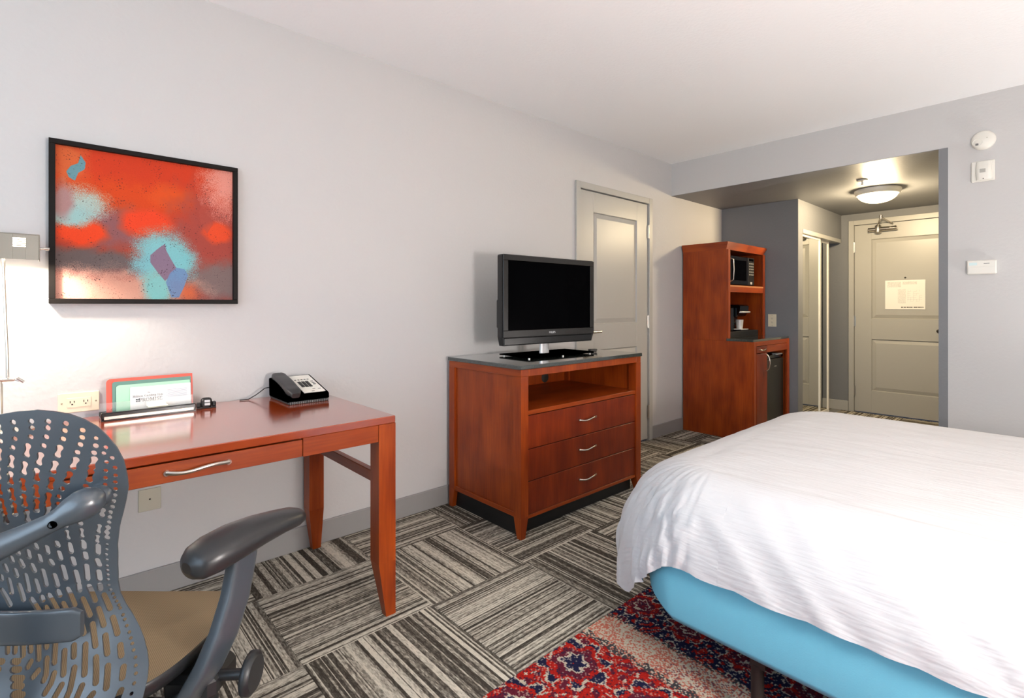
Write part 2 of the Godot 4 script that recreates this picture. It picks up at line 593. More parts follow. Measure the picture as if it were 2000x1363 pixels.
# ---------------------------------------------------------------- the room
func build_shell():
	var t := 0.12
	# left wall with the opening of the connecting door
	struct("wall_left", boxes([
		[-t, 0, BACK_Z, 0, CEILING_Y, -2.91],
		[-t, 2.03, -2.91, 0, CEILING_Y, -3.825],
		[-t, 0, -3.825, 0, CEILING_Y, FAR_Z],
		[-t, 0, FAR_Z, 0, SOFFIT_Y, ENTRY_Z - t]]), M.wall)
	struct("wall_far", boxes([
		[-t, SOFFIT_Y, FAR_Z, OPENING_X, CEILING_Y, FAR_Z - t],
		[1.931, 0, FAR_Z, RIGHT_X, CEILING_Y, FAR_Z - t],
		[OPENING_X, SOFFIT_Y, FAR_Z, 1.931, CEILING_Y, FAR_Z - t]]), M.wall)
	struct("wall_right", bx(Vector3(RIGHT_X, 0, BACK_Z), Vector3(RIGHT_X + t, CEILING_Y, FAR_Z - t), 0.0), M.wall)
	struct("wall_window", boxes([
		[-t, 0, BACK_Z, RIGHT_X + t, 0.7, BACK_Z + t],
		[-t, 2.3, BACK_Z, RIGHT_X + t, CEILING_Y, BACK_Z + t],
		[-t, 0.7, BACK_Z, 0.55, 2.3, BACK_Z + t],
		[3.35, 0.7, BACK_Z, RIGHT_X + t, 2.3, BACK_Z + t]]), M.wall)
	struct("ceiling", bx(Vector3(-t, CEILING_Y, BACK_Z + t), Vector3(RIGHT_X + t, CEILING_Y + t, FAR_Z - t), 0.0), M.ceiling)
	# the lowered entry: dark ceiling, accent wall, entry wall, side wall
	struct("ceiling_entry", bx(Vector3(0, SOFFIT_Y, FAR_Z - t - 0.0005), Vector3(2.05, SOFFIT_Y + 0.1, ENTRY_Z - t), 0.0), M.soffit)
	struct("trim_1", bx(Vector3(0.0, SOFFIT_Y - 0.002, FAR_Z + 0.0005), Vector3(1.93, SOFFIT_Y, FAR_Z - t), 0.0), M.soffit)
	struct("wall_accent", bx(Vector3(0, 0, ALCOVE_Z), Vector3(CLOSET_X, SOFFIT_Y, ALCOVE_Z - t), 0.0), M.accent)
	struct("wall_entry", boxes([
		[0, 0, ENTRY_Z, 0.84, SOFFIT_Y, ENTRY_Z - t],
		[1.79, 0, ENTRY_Z, 2.05, SOFFIT_Y, ENTRY_Z - t],
		[0.84, 2.035, ENTRY_Z, 1.79, SOFFIT_Y, ENTRY_Z - t]]), M.accent)
	struct("wall_entry_side", bx(Vector3(OPENING_X, 0, FAR_Z - 0.0002), Vector3(2.05, SOFFIT_Y, ENTRY_Z), 0.0), M.accent)
	struct("trim_2", bx(Vector3(OPENING_X, 0, FAR_Z + 0.002), Vector3(1.931, SOFFIT_Y, FAR_Z), 0.0), M.accent)
	# baseboards
	var h := 0.108
	var d := 0.012
	struct("baseboard_left", boxes([[0, 0, BACK_Z, d, h, -2.866], [0, 0, -3.864, d, h, ALCOVE_Z]], 0.003), M.base)
	struct("baseboard_far", boxes([[1.935, 0, FAR_Z, RIGHT_X, h, FAR_Z + d]], 0.003), M.base)
	struct("baseboard_right", boxes([[RIGHT_X - d, 0, BACK_Z, RIGHT_X, h, FAR_Z]], 0.003), M.base)
	struct("baseboard_window", boxes([[0, 0, BACK_Z - d, RIGHT_X, h, BACK_Z]], 0.003), M.base)
	struct("baseboard_accent", boxes([[0, 0, ALCOVE_Z, CLOSET_X, h, ALCOVE_Z + d]], 0.003), M.base)
	struct("baseboard_entry", boxes([[0.1, 0, ENTRY_Z, 0.8, h, ENTRY_Z + d], [OPENING_X - d, 0, FAR_Z - 0.01, OPENING_X, h, ENTRY_Z]], 0.003), M.greige)
	# the window behind the camera
	var fr := MB.new()
	for b in [[0.55, 0.7, 3.35, 0.76], [0.55, 2.24, 3.35, 2.3], [0.55, 0.76, 0.61, 2.24], [3.29, 0.76, 3.35, 2.24], [1.92, 0.76, 1.98, 2.24]]:
		fr.box(Vector3(b[0], b[1], BACK_Z + 0.02), Vector3(b[2], b[3], BACK_Z + 0.08), 0.003)
	var win := struct("window_1", fr, M.white_plastic)
	part("pane", bx(Vector3(0.61, 0.76, BACK_Z + 0.047), Vector3(1.92, 2.24, BACK_Z + 0.053), 0.0), M.pane, win)
	part("pane", bx(Vector3(1.98, 0.76, BACK_Z + 0.047), Vector3(3.29, 2.24, BACK_Z + 0.053), 0.0), M.pane, win)


func build_floor():
	var fl := struct("floor", bx(Vector3(-0.12, -0.12, BACK_Z + 0.12), Vector3(RIGHT_X + 0.12, -0.006, ENTRY_Z - 0.12), 0.0), M.slab)
	var kinds := []
	for k in [[1, 0.3, 0.1], [2, 0.45, 0.3], [3, 0.5, 0.9], [4, 0.55, 0.6], [5, 0.4, 0.5], [6, 0.6, 0.9], [7, 0.22, 0.1], [8, 0.5, 0.3]]:
		kinds.append(carpet(k[0] * 13, k[1], k[2]))
	var pitch := 0.49
	var e := pitch / 2.0 - 0.0004
	var tile := MB.new()
	tile.box(Vector3(-e, -0.006, -e), Vector3(e, 0, e), 0.0008, 0)
	tile.t.clear()
	for p in tile.v:
		tile.t.append(Vector2(p.x / pitch + 0.5, p.z / pitch + 0.5))
	var tm := tile.mesh()
	# the tiles seen best keep the tone they have in the photograph
	var chosen := {Vector2i(0, 0): 4, Vector2i(1, 0): 5, Vector2i(0, 1): 6, Vector2i(1, 1): 0, Vector2i(-1, 0): 2, Vector2i(-1, 1): 1, Vector2i(0, 2): 7, Vector2i(1, 2): 3, Vector2i(0, -1): 0, Vector2i(1, -1): 4, Vector2i(-1, 2): 3}
	var rug := rug_material()
	for i in range(-1, 8):
		for j in range(-5, 13):
			var cx := 0.312 + pitch * (i + 0.5)
			var cz := -0.608 - pitch * (j + 0.5)
			var x0 := maxf(cx - pitch / 2.0, 0.0)
			var x1 := minf(cx + pitch / 2.0, RIGHT_X)
			var z0 := maxf(cz - pitch / 2.0, ENTRY_Z)
			var z1 := minf(cz + pitch / 2.0, BACK_Z)
			if x1 - x0 < 0.02 or z1 - z0 < 0.02:
				continue
			if z1 < FAR_Z - 0.02 and x0 > 2.0:
				continue
			if z1 < ALCOVE_Z - 0.15 and x1 < 0.7:
				continue
			var patterned := i >= 2 and i <= 6 and j >= -1 and j <= 2
			var whole := x1 - x0 > 0.489 and z1 - z0 > 0.489
			if patterned:
				var rm := MB.new()
				rm.box(Vector3(x0 + 0.0004, -0.006, z0 + 0.0004), Vector3(x1 - 0.0004, 0, z1 - 0.0004), 0.0008, 0)
				rm.t.clear()
				for p in rm.v:
					rm.t.append(Vector2((p.x - 1.292) / 1.96, (p.z + 2.078) / 1.96))
				part("carpet_tile", rm, rug, fl)
				continue
			var k: int = chosen.get(Vector2i(i, j), (i * 5 + j * 3 + (i * j) % 4 + 40) % 8)
			var along_x: bool = posmod(i + j, 2) == 1
			if whole:
				var o := part("carpet_tile", tm, kinds[k], fl)
				o.position = Vector3(cx, 0, cz)
				o.rotation.y = 0.0 if along_x else PI / 2.0
			else:
				var cut := MB.new()
				cut.box(Vector3(x0 + 0.0004, -0.006, z0 + 0.0004), Vector3(x1 - 0.0004, 0, z1 - 0.0004), 0.0008, 0)
				cut.t.clear()
				for p in cut.v:
					var q := Vector2((p.x - cx) / pitch + 0.5, (p.z - cz) / pitch + 0.5)
					cut.t.append(q if along_x else Vector2(q.y, q.x))
				part("carpet_tile", cut, kinds[k], fl)


# worn oriental pattern: red and navy medallions, a faded sandy band, a navy border
func rug_material() -> StandardMaterial3D:
	var w := 784
	var a := noise(0.02, 71, 2)
	var b := noise(0.5, 72, 1)
	var c := noise(0.012, 73, 2)
	var red := rgb(168, 36, 30)
	var navy := rgb(36, 36, 62)
	var wine := rgb(96, 34, 48)
	var sand := rgb(190, 178, 158)
	var rust := rgb(184, 84, 66)
	var m := mat(Color.WHITE, 1.0, 0.0, 0.1)
	m.albedo_texture = picture(w, w, func(px, py):
		# metres from the pattern's far left corner
		var qx := int(px / 2) * 2
		var qy := int(py / 2) * 2
		var x := qx * 0.0025 + 0.012 * a.get_noise_2d(qx * 2.0, qy * 2.0)
		var z := qy * 0.0025 + 0.012 * a.get_noise_2d(qx * 2.0 + 900.0, qy * 2.0)
		var f := b.get_noise_2d(qx * 1.7, qy * 1.7)
		var d := z - 0.49          # 0 where the navy border meets the sandy band
		var band := 0.19
		if d < 0.02 or d > band:
			# medallion field, on a repeat of 0.27 m
			var rep := 0.27 if d > band else 0.2
			var u := fposmod(x + 0.05, rep) / rep - 0.5
			var v := fposmod(d - band, rep) / rep - 0.5
			var r := sqrt(u * u + v * v)
			var ang := atan2(v, u)
			var petal := 0.36 + 0.07 * cos(ang * 8.0) + 0.03 * cos(ang * 3.0)
			var col := navy if d < 0.02 else red
			if r < petal:
				var ring := fposmod(r * 9.0 + 0.25 * cos(ang * 6.0), 3.0)
				col = (wine if d < 0.02 else navy) if ring < 1.1 else (sand if ring < 1.45 else (wine if ring < 2.3 else red))
			elif r < petal + 0.035:
				col = sand
			elif sin(u * 21.0 + 2.0 * sin(v * 13.0)) * sin(v * 19.0 + 1.5 * sin(u * 15.0)) > 0.45:
				col = wine if d > band else red
			elif cos(u * 33.0 + v * 9.0) * cos(v * 31.0 - u * 7.0) > 0.72:
				col = sand
			if f > 0.52:
				col = col.lerp(sand, 0.6)
			elif f < -0.56:
				col = col.lerp(navy, 0.7)
			return col * (0.92 + 0.16 * b.get_noise_2d(px * 3.0, py * 3.0))
		# the faded band: sand with red and grey yarn flecks
		var fade := c.get_noise_2d(qx * 1.2, qy * 1.2) + (0.75 - x * 1.6)
		var s := sand.lerp(rgb(206, 196, 176), 0.4 + 0.4 * f)
		if f > 0.28 - 0.42 * clampf(fade, 0.0, 1.0):
			s = s.lerp(rust, 0.75)
		elif x > 0.28 and f < -0.45 + 0.7 * clampf(x - 0.35 - d, 0.0, 1.0):
			s = s.lerp(wine, 0.7)
		if d < 0.035 or d > band - 0.03:
			if b.get_noise_2d(qx * 2.3 + 50.0, qy * 2.3) > -0.05:
				s = rgb(66, 64, 66)
		return s * (0.95 + 0.12 * b.get_noise_2d(px * 3.0, py * 3.0)))
	return m


# a moulded two-panel door leaf in the xy plane, facing +z, its lower left corner at the origin
func door_leaf(parent: Node, at: Vector3, w: float, h: float, panels: Array, material: Material):
	var th := 0.04
	var m := MB.new()
	m.box(Vector3(0, 0, -th), Vector3(w, h, -0.012), 0.001)
	var x0: float = panels[0][0]
	var x1: float = panels[0][2]
	m.box(Vector3(0, 0, -0.012), Vector3(x0, h, 0), 0.0015)
	m.box(Vector3(x1, 0, -0.012), Vector3(w, h, 0), 0.0015)
	var ys := [0.0]
	for p in panels:
		ys.append_array([p[1], p[3]])
	ys.append(h)
	for k in range(0, ys.size(), 2):
		m.box(Vector3(x0, ys[k], -0.012), Vector3(x1, ys[k + 1], 0), 0.0015)
	var leaf := part("leaf", m, material, parent)
	leaf.position = at
	for p in panels:
		var q := MB.new()
		var b := 0.035
		var lo := Vector2(p[0] + 0.006, p[1] + 0.006)
		var hi := Vector2(p[2] - 0.006, p[3] - 0.006)
		var o := [Vector3(lo.x, lo.y, -0.011), Vector3(hi.x, lo.y, -0.011), Vector3(hi.x, hi.y, -0.011), Vector3(lo.x, hi.y, -0.011)]
		var i := [Vector3(lo.x + b, lo.y + b, -0.001), Vector3(hi.x - b, lo.y + b, -0.001), Vector3(hi.x - b, hi.y - b, -0.001), Vector3(lo.x + b, hi.y - b, -0.001)]
		q.face(i, Vector3.BACK)
		for k in 4:
			var k2 := (k + 1) % 4
			var nn: Vector3 = (o[k2] - o[k]).cross(i[k] - o[k]).normalized()
			q.face([o[k], o[k2], i[k2], i[k]], nn if nn.z > 0 else -nn)
		# the sticking: a small sloped bead round the opening
		var fr := [Vector3(p[0], p[1], 0), Vector3(p[2], p[1], 0), Vector3(p[2], p[3], 0), Vector3(p[0], p[3], 0)]
		for k in 4:
			var k2 := (k + 1) % 4
			var nn: Vector3 = (fr[k2] - fr[k]).cross(o[k] - fr[k]).normalized()
			q.face([fr[k], fr[k2], o[k2], o[k]], nn if nn.z > 0 else -nn)
		part("panel", q, material, leaf)


func door_hinge(parent: Node, x: float, y: float):
	var m := MB.new()
	m.box(Vector3(x - 0.012, y - 0.055, 0.0), Vector3(x + 0.016, y + 0.055, 0.003), 0.001)
	m.tube([Vector3(x, y - 0.056, 0.005), Vector3(x, y + 0.056, 0.005)], 0.0065, 10)
	part("hinge", m, M.steel, parent)


func build_left_door():
	var d := Node3D.new()
	d.name = "door_1"
	add_child(d)
	d.set_meta("kind", "structure")
	d.position = Vector3(0.006, 0, -2.915)
	d.rotation.y = PI / 2.0      # local x runs away from the camera along -z, local z points into the room
	var fr := MB.new()
	for b in [[-0.048, 0, 0.0, 2.072], [0.908, 0, 0.956, 2.072], [0.0, 2.024, 0.908, 2.072]]:
		fr.box(Vector3(b[0], b[1], -0.006), Vector3(b[2], b[3], 0.012), 0.002)
	fr.box(Vector3(-0.005, 0, -0.126), Vector3(0.0, 2.029, -0.006), 0.0)
	fr.box(Vector3(0.908, 0, -0.126), Vector3(0.91, 2.029, -0.006), 0.0)
	part("frame", fr, M.greige, d)
	door_leaf(d, Vector3(0.003, 0.012, -0.004), 0.902, 2.006, [[0.165, 0.22, 0.74, 0.80], [0.165, 1.0, 0.74, 1.852]], M.greige)
	for y in [0.245, 1.015, 1.785]:
		door_hinge(d, 0.903, y)
	var hd := MB.new()
	hd.tube([Vector3(0.07, 0.955, -0.004), Vector3(0.07, 0.955, 0.055)], 0.011, 10)
	hd.tube([Vector3(0.06, 0.955, 0.055), Vector3(0.19, 0.955, 0.055)], [0.011, 0.008], 10)
	hd.xf = Transform3D(Basis(Vector3.RIGHT, PI / 2.0), Vector3(0.07, 0.955, -0.004))
	hd.lathe([Vector2(0.0, 0.008), Vector2(0.026, 0.008), Vector2(0.029, 0.004), Vector2(0.029, 0.0)], 18)
	part("handle", hd, M.nickel, d)


func build_entry():
	var d := Node3D.new()
	d.name = "door_2"
	add_child(d)
	d.set_meta("kind", "structure")
	d.position = Vector3(0.855, 0, ENTRY_Z + 0.006)
	var fr := MB.new()
	for b in [[-0.05, 0, 0.0, 2.075], [0.92, 0, 0.97, 2.075], [0.0, 2.024, 0.92, 2.075]]:
		fr.box(Vector3(b[0], b[1], -0.006), Vector3(b[2], b[3], 0.014), 0.002)
	fr.box(Vector3(-0.015, 0, -0.126), Vector3(0.0, 2.029, -0.006), 0.0)
	fr.box(Vector3(0.92, 0, -0.126), Vector3(0.935, 2.029, -0.006), 0.0)
	part("frame", fr, M.greige, d)
	door_leaf(d, Vector3(0.003, 0.01, -0.004), 0.914, 2.01, [[0.155, 0.235, 0.765, 0.785], [0.155, 1.005, 0.765, 1.85]], M.greige)
	for y in [0.23, 0.985, 1.785]:
		door_hinge(d, 0.0, y)
	part("peephole", lathed([Vector2(0, 0.006), Vector2(0.006, 0.006), Vector2(0.009, 0.002), Vector2(0.009, 0)], Transform3D(Basis(Vector3.RIGHT, PI / 2.0), Vector3(0.447, 1.44, -0.006)), 14), M.slot, d)
	part("deadbolt", lathed([Vector2(0, 0.02), Vector2(0.014, 0.018), Vector2(0.02, 0.004), Vector2(0.02, 0)], Transform3D(Basis(Vector3.RIGHT, PI / 2.0), Vector3(0.715, 0.9, -0.005)), 16), M.iron, d)
	# door closer on the inside of the entry door
	var c := thing("door_closer", "silver tubular door closer with folded arm at the top of the entry door", "door closer", Vector3(1.1, 1.955, ENTRY_Z + 0.002))
	var body := MB.new()
	body.tube([Vector3(-0.105, 0, 0.045), Vector3(0.125, 0, 0.045)], 0.023, 16)
	body.box(Vector3(-0.05, -0.02, 0.0), Vector3(0.06, 0.02, 0.03), 0.003)
	part("body", body, M.nickel, c)
	var col := MB.new()
	col.tube([Vector3(-0.02, -0.045, 0.045), Vector3(-0.02, -0.035, 0.045), Vector3(-0.02, 0.035, 0.045), Vector3(-0.02, 0.05, 0.045)], [0.015, 0.03, 0.03, 0.014], 16)
	part("spindle", col, M.nickel, c)
	var cap := MB.new()
	cap.tube([Vector3(0.125, 0, 0.045), Vector3(0.142, 0, 0.045)], [0.027, 0.02], 16)
	part("end_cap", cap, M.nickel, c)
	var arm := MB.new()
	arm.tube([Vector3(-0.02, 0.045, 0.045), Vector3(0.04, 0.1, 0.21)], 0.01, 8)
	arm.tube([Vector3(0.04, 0.1, 0.21), Vector3(0.1, 0.05, 0.03)], 0.008, 8)
	arm.tube([Vector3(0.04, 0.085, 0.21), Vector3(0.04, 0.12, 0.21)], 0.014, 10)
	part("arm", arm, M.nickel, c)
	# evacuation notice
	var s := thing("evacuation_notice", "white printed notice with a floor plan, fixed to the entry door", "notice", Vector3(1.3, 1.265, ENTRY_Z + 0.0055))
	var sheet := MB.new()
	sheet.box(Vector3(-0.166, -0.15, 0), Vector3(0.166, 0.15, 0.002), 0.0004)
	part("sheet", sheet, M.paper, s)
	var pm := mat(Color.WHITE, 0.7)
	var sn := noise(0.9, 61, 1)
	pm.albedo_texture = picture(320, 288, func(x, y):
		var paper := rgb(240, 238, 232)
		var ink := rgb(150, 148, 146)
		var px: float = x / 320.0
		var py: float = y / 288.0
		var line: bool = y % 5 < 2 and sn.get_noise_2d(x * 0.7, int(y / 5) * 7.0) > -0.15
		if py > 0.045 and py < 0.24 and (px > 0.05 and px < 0.4 or px > 0.44 and px < 0.8) and line and py < 0.24 - 0.1 * float(px > 0.44):
			return ink
		if px > 0.32 and px < 0.52 and py > 0.3 and py < 0.8 and line:
			return rgb(178, 176, 174)
		if px > 0.56 and px < 0.93 and py > 0.34 and py < 0.74:
			if (x % 23 == 0 or y % 19 == 0) and sn.get_noise_2d(int(x / 23) * 5.0, int(y / 19) * 5.0) > -0.2:
				return rgb(170, 172, 176)
		if px > 0.4 and px < 0.96 and py > 0.92 and py < 0.955 and sn.get_noise_2d(x * 1.6, 3.0) > -0.3:
			return rgb(70, 68, 66)
		return paper)
	var face := MB.new()
	face.quad(Vector3(-0.163, 0.147, 0.0022), Vector3(0.163, 0.147, 0.0022), Vector3(0.163, -0.147, 0.0022), Vector3(-0.163, -0.147, 0.0022), Vector3.BACK)
	part("print", face, pm, s)
	# ceiling lamp
	var lamp := thing("ceiling_lamp", "round frosted glass ceiling lamp, lit, above the entry", "lamp", Vector3(1.33, SOFFIT_Y - 0.002, -5.28))
	part("rim", lathed([Vector2(0.0, 0), Vector2(0.168, 0), Vector2(0.168, -0.012), Vector2(0.158, -0.04), Vector2(0.148, -0.044), Vector2(0.146, -0.03), Vector2(0, -0.03)], Transform3D(), 40), M.white_plastic, lamp)
	var bowl := []
	for k in 13:
		var a := PI / 2.0 * k / 12.0
		bowl.append(Vector2(0.145 * cos(a), -0.036 - 0.078 * sin(a)))
	part("glass_bowl_light", lathed(bowl, Transform3D(), 40), M.dome, lamp)
	lamp_light("ceiling_lamp_light", Vector3(0, -0.075, 0), Color(1.0, 0.9, 0.73), 2.4, 0.1, lamp)
	# sprinkler
	var sp := thing("sprinkler_head", "small white fire sprinkler on the dark entry ceiling", "sprinkler", Vector3(1.335, SOFFIT_Y - 0.002, -4.79))
	part("escutcheon", lathed([Vector2(0, 0), Vector2(0.038, 0), Vector2(0.036, -0.008), Vector2(0.018, -0.012), Vector2(0, -0.012)], Transform3D(), 24), M.white_plastic, sp)
	part("deflector", lathed([Vector2(0, -0.012), Vector2(0.008, -0.012), Vector2(0.008, -0.036), Vector2(0.02, -0.038), Vector2(0.02, -0.041), Vector2(0, -0.041)], Transform3D(), 20), M.white_plastic, sp)


func lathed(prof: Array, xf: Transform3D, seg := 24) -> MB:
	var m := MB.new()
	m.xf = xf
	m.lathe(prof, seg)
	return m


func build_closet():
	# fascia wall over the closet and the closet's own shell
	struct("wall_closet", boxes([
		[CLOSET_X - 0.1, 1.875, ALCOVE_Z - 0.12, CLOSET_X, SOFFIT_Y, ENTRY_Z],
		[0.0, 0, ALCOVE_Z - 0.1201, 0.02, SOFFIT_Y, ENTRY_Z]]), M.accent)
	struct("trim_3", bx(Vector3(CLOSET_X - 0.095, 1.842, ALCOVE_Z - 0.121), Vector3(CLOSET_X + 0.006, 1.882, ENTRY_Z + 0.04), 0.002), M.greige)
	for q in [[-5.316, -5.872, CLOSET_X - 0.022, "mirrored sliding closet door beside the dark accent wall"], [-5.84, -6.262, CLOSET_X - 0.058, "mirrored sliding closet door beside the entry door"]]:
		var d := thing("closet_door", q[3], "door", Vector3(q[2], 0.004, (q[0] + q[1]) / 2.0), 0.0, "sliding closet doors")
		var w: float = (q[0] - q[1]) / 2.0
		part("mirror", bx(Vector3(-0.006, 0.03, -w + 0.02), Vector3(0.0, 1.82, w - 0.02), 0.0), M.mirror, d)
		for s in [-1, 1]:
			part("stile", bx(Vector3(-0.014, 0.0, s * w), Vector3(0.008, 1.84, s * (w - 0.024)), 0.002), M.white_plastic, d)
		part("rail", bx(Vector3(-0.014, 0.0, -w + 0.024), Vector3(0.006, 0.035, w - 0.024), 0.002), M.white_plastic, d)
		part("rail", bx(Vector3(-0.014, 1.815, -w + 0.024), Vector3(0.006, 1.84, w - 0.024), 0.002), M.white_plastic, d)
	var tr := thing("closet_track", "low metal floor track under the mirrored closet doors", "track", Vector3(CLOSET_X - 0.04, 0.0, -5.9))
	part("rail", bx(Vector3(-0.045, 0.0, -0.59), Vector3(0.045, 0.0035, 0.58), 0.001), M.steel, tr)


# ---------------------------------------------------------------- bed
func ring_points(x0: float, x1: float, z0: float, z1: float, r: float, side: int, arc: int, foot: int) -> Array:
	# from the head along the near side (z0), round the near foot corner, along the foot (x0), round the far corner, to the head
	var out := []
	for k in side:
		out.append([Vector2(lerpf(x1, x0 + r, float(k) / side), z0), Vector2(0, 1), 0.0])
	for k in arc:
		var a := PI / 2.0 * k / arc
		out.append([Vector2(x0 + r - r * sin(a), z0 - r + r * cos(a)), Vector2(-sin(a), cos(a)), float(k) / arc])
	for k in foot:
		out.append([Vector2(x0, lerpf(z0 - r, z1 + r, float(k) / foot)), Vector2(-1, 0), 1.0])
	for k in arc:
		var a := PI / 2.0 * k / arc
		out.append([Vector2(x0 + r - r * cos(a), z1 + r - r * sin(a)), Vector2(-cos(a), -sin(a)), 1.0 - float(k) / arc])
	for k in side + 1:
		out.append([Vector2(lerpf(x0 + r, x1, float(k) / side), z1), Vector2(0, -1), 0.0])
	return out


func build_bed():
	var head := 3.66
	# iron frame
	var fr := thing("bed_frame", "dark metal bed frame with legs under the blue box spring", "bed frame", Vector3(2.6, 0, -2.13))
	part("side_rail", bx(Vector3(-0.95, 0.165, 0.50), Vector3(1.02, 0.205, 0.54), 0.002, 0), M.iron, fr)
	part("side_rail", bx(Vector3(-0.95, 0.165, -0.54), Vector3(1.02, 0.205, -0.50), 0.002, 0), M.iron, fr)
	part("cross_rail", bx(Vector3(-0.735, 0.165, -0.70), Vector3(-0.695, 0.2, 0.70), 0.002, 2), M.iron, fr)
	part("cross_rail", bx(Vector3(0.7, 0.165, -0.70), Vector3(0.74, 0.2, 0.70), 0.002, 2), M.iron, fr)
	for s in [[-0.72, 0.685], [-0.72, -0.685], [0.72, 0.685], [0.72, -0.685]]:
		var lg := MB.new()
		lg.tube([Vector3(s[0], 0.0, s[1]), Vector3(s[0], 0.03, s[1]), Vector3(s[0], 0.036, s[1]), Vector3(s[0], 0.17, s[1])], [0.024, 0.024, 0.017, 0.017], 14)
		part("leg", lg, M.iron, fr)
	# box spring
	var bs := MB.new()
	var rows := []
	for lv in [[0.215, -0.16], [0.207, -0.06], [0.212, -0.016], [0.235, 0.0], [0.33, 0.006], [0.40, 0.002], [0.412, -0.012], [0.415, -0.06], [0.415, -0.3]]:
		var row := PackedVector3Array()
		for p in ring_points(1.53, head, -1.372, -2.89, 0.13, 14, 12, 14):
			var sag := 0.035 * (1.0 - cos(PI * clampf(p[2], 0.0, 1.0))) * 0.5 if lv[0] < 0.25 else 0.0
			if p[2] > 0.0 and p[2] < 1.0:
				sag = 0.05 * sin(PI * p[2] * 0.5) if lv[0] < 0.25 else 0.0
			row.append(Vector3(p[0].x + p[1].x * lv[1], lv[0] + sag, p[0].y + p[1].y * lv[1]))
		rows.append(row)
	bs.surf(rows)
	var top := []
	for lv in [rows[0], rows[-1]]:
		var half: int = lv.size() / 2
		top.append([lv, half])
		var strip := []
		for k in half:
			strip.append(PackedVector3Array([lv[k], lv[lv.size() - 1 - k]]))
		bs.surf(strip)
	var box := part("box_spring", bs, M.blue, self)
	tag(box, "blue fabric covered box spring showing below the white duvet", "box spring")
	# mattress
	var mt := MB.new()
	rows = []
	for lv in [[0.4155, -0.2], [0.418, -0.03], [0.44, -0.005], [0.55, 0.0], [0.575, -0.02], [0.585, -0.08], [0.588, -0.3]]:
		var row := PackedVector3Array()
		for p in ring_points(1.66, head, -1.50, -2.76, 0.12, 8, 8, 8):
			row.append(Vector3(p[0].x + p[1].x * lv[1], lv[0], p[0].y + p[1].y * lv[1]))
		rows.append(row)
	mt.surf(rows)
	tag(part("mattress", mt, M.mattress, self), "white mattress hidden between box spring and duvet", "mattress")
	# duvet
	var wr := noise(1.6, 91, 3)
	var wr2 := noise(5.0, 92, 2)
	var fold := noise(1.0, 93, 2)
	var mb := MB.new()
	rows = []
	var ring := ring_points(1.64, head, -1.52, -2.74, 0.10, 110, 44, 70)
	var uvs := []
	var inner := 26
	var drape := 30
	for q in range(inner + drape + 1):
		var row := PackedVector3Array()
		for i in ring.size():
			var p = ring[i]
			var foot: float = p[2]
			var s := float(q - inner) / drape
			if q <= inner:
				var g := float(q) / inner
				var c := Vector2(clampf(p[0].x, 2.2, head), -2.13)
				var pos: Vector2 = c.lerp(p[0], 1.0 - pow(1.0 - g, 1.25))
				var e := minf(minf(pos.x - 1.64, pos.y * -1.0 - 1.52 + 0.0), pos.y + 2.74)
				e = clampf(e / 0.35, 0.0, 1.0)
				var y := 0.648 + 0.012 * sqrt(e) + 0.006 * wr.get_noise_2d(pos.x * 0.7, pos.y) + 0.0018 * wr2.get_noise_2d(pos.x * 0.7, pos.y * 3.0)
				row.append(Vector3(pos.x, y, pos.y))
			else:
				var out := lerpf(0.185, 0.295, smoothstep(0.0, 1.0, foot))
				var down := lerpf(0.25, 0.42, smoothstep(0.12, 0.62, foot))
				# the hem waves a little
				down += 0.007 * fold.get_noise_1d(p[0].x * 9.0 + p[0].y * 7.0)
				if foot > 0.0 and foot < 1.0 and i < ring.size() / 2:
					down += 0.012 * sin(PI * foot)
				var a := s * deg_to_rad(lerpf(92.0, 101.0, foot))
				var o := out * pow(sin(minf(a, PI / 2.0)), 0.9) - (out * 0.55 * (1.0 - sin(a)) if a > PI / 2.0 else 0.0)
				var y := 0.648 - down * (1.0 - cos(a)) / (1.0 - cos(deg_to_rad(lerpf(92.0, 101.0, foot))))
				# folds grow towards the hem; the corner gathers
				var along: float = p[0].x * -1.0 + p[0].y * (1.0 if foot > 0.0 else 0.0)
				var corner := sin(PI * foot) if foot > 0.0 and foot < 1.0 else 0.0
				var amp := 0.007 * s + 0.02 * corner * s
				var f := amp * fold.get_noise_2d(along * 7.0 + i * 0.18 * corner + s * 2.2, s * 0.8)
				f += 0.002 * wr2.get_noise_2d(along * 0.9 + s * 0.9, s * 0.6) * s
				var w: Vector2 = p[0] + p[1] * (o + f)
				row.append(Vector3(w.x, y + 0.3 * f, w.y))
		rows.append(row)
	mb.surf(rows)
	# texture in metres: x along the bed, across by arc length
	mb.t.clear()
	for p in mb.v:
		mb.t.append(Vector2(p.x * 1.1, (p.z + (0.65 - p.y) * 0.9) * 1.1))
	tag(part("duvet", mb, M.duvet, self), "white crinkled cotton duvet spread over the bed", "duvet")
	# headboard against the right wall
	var hb := thing("headboard", "cherry wood headboard at the head of the bed", "headboard", Vector3(3.71, 0, -2.13))
	part("board", bx(Vector3(-0.035, 0.45, -0.85), Vector3(0.03, 1.2, 0.85), 0.006, 2), M.wood, hb)
	part("leg", bx(Vector3(-0.03, 0.0, -0.85), Vector3(0.025, 0.45, -0.78), 0.003), M.wood, hb)
	part("leg", bx(Vector3(-0.03, 0.0, 0.78), Vector3(0.025, 0.45, 0.85), 0.003), M.wood, hb)


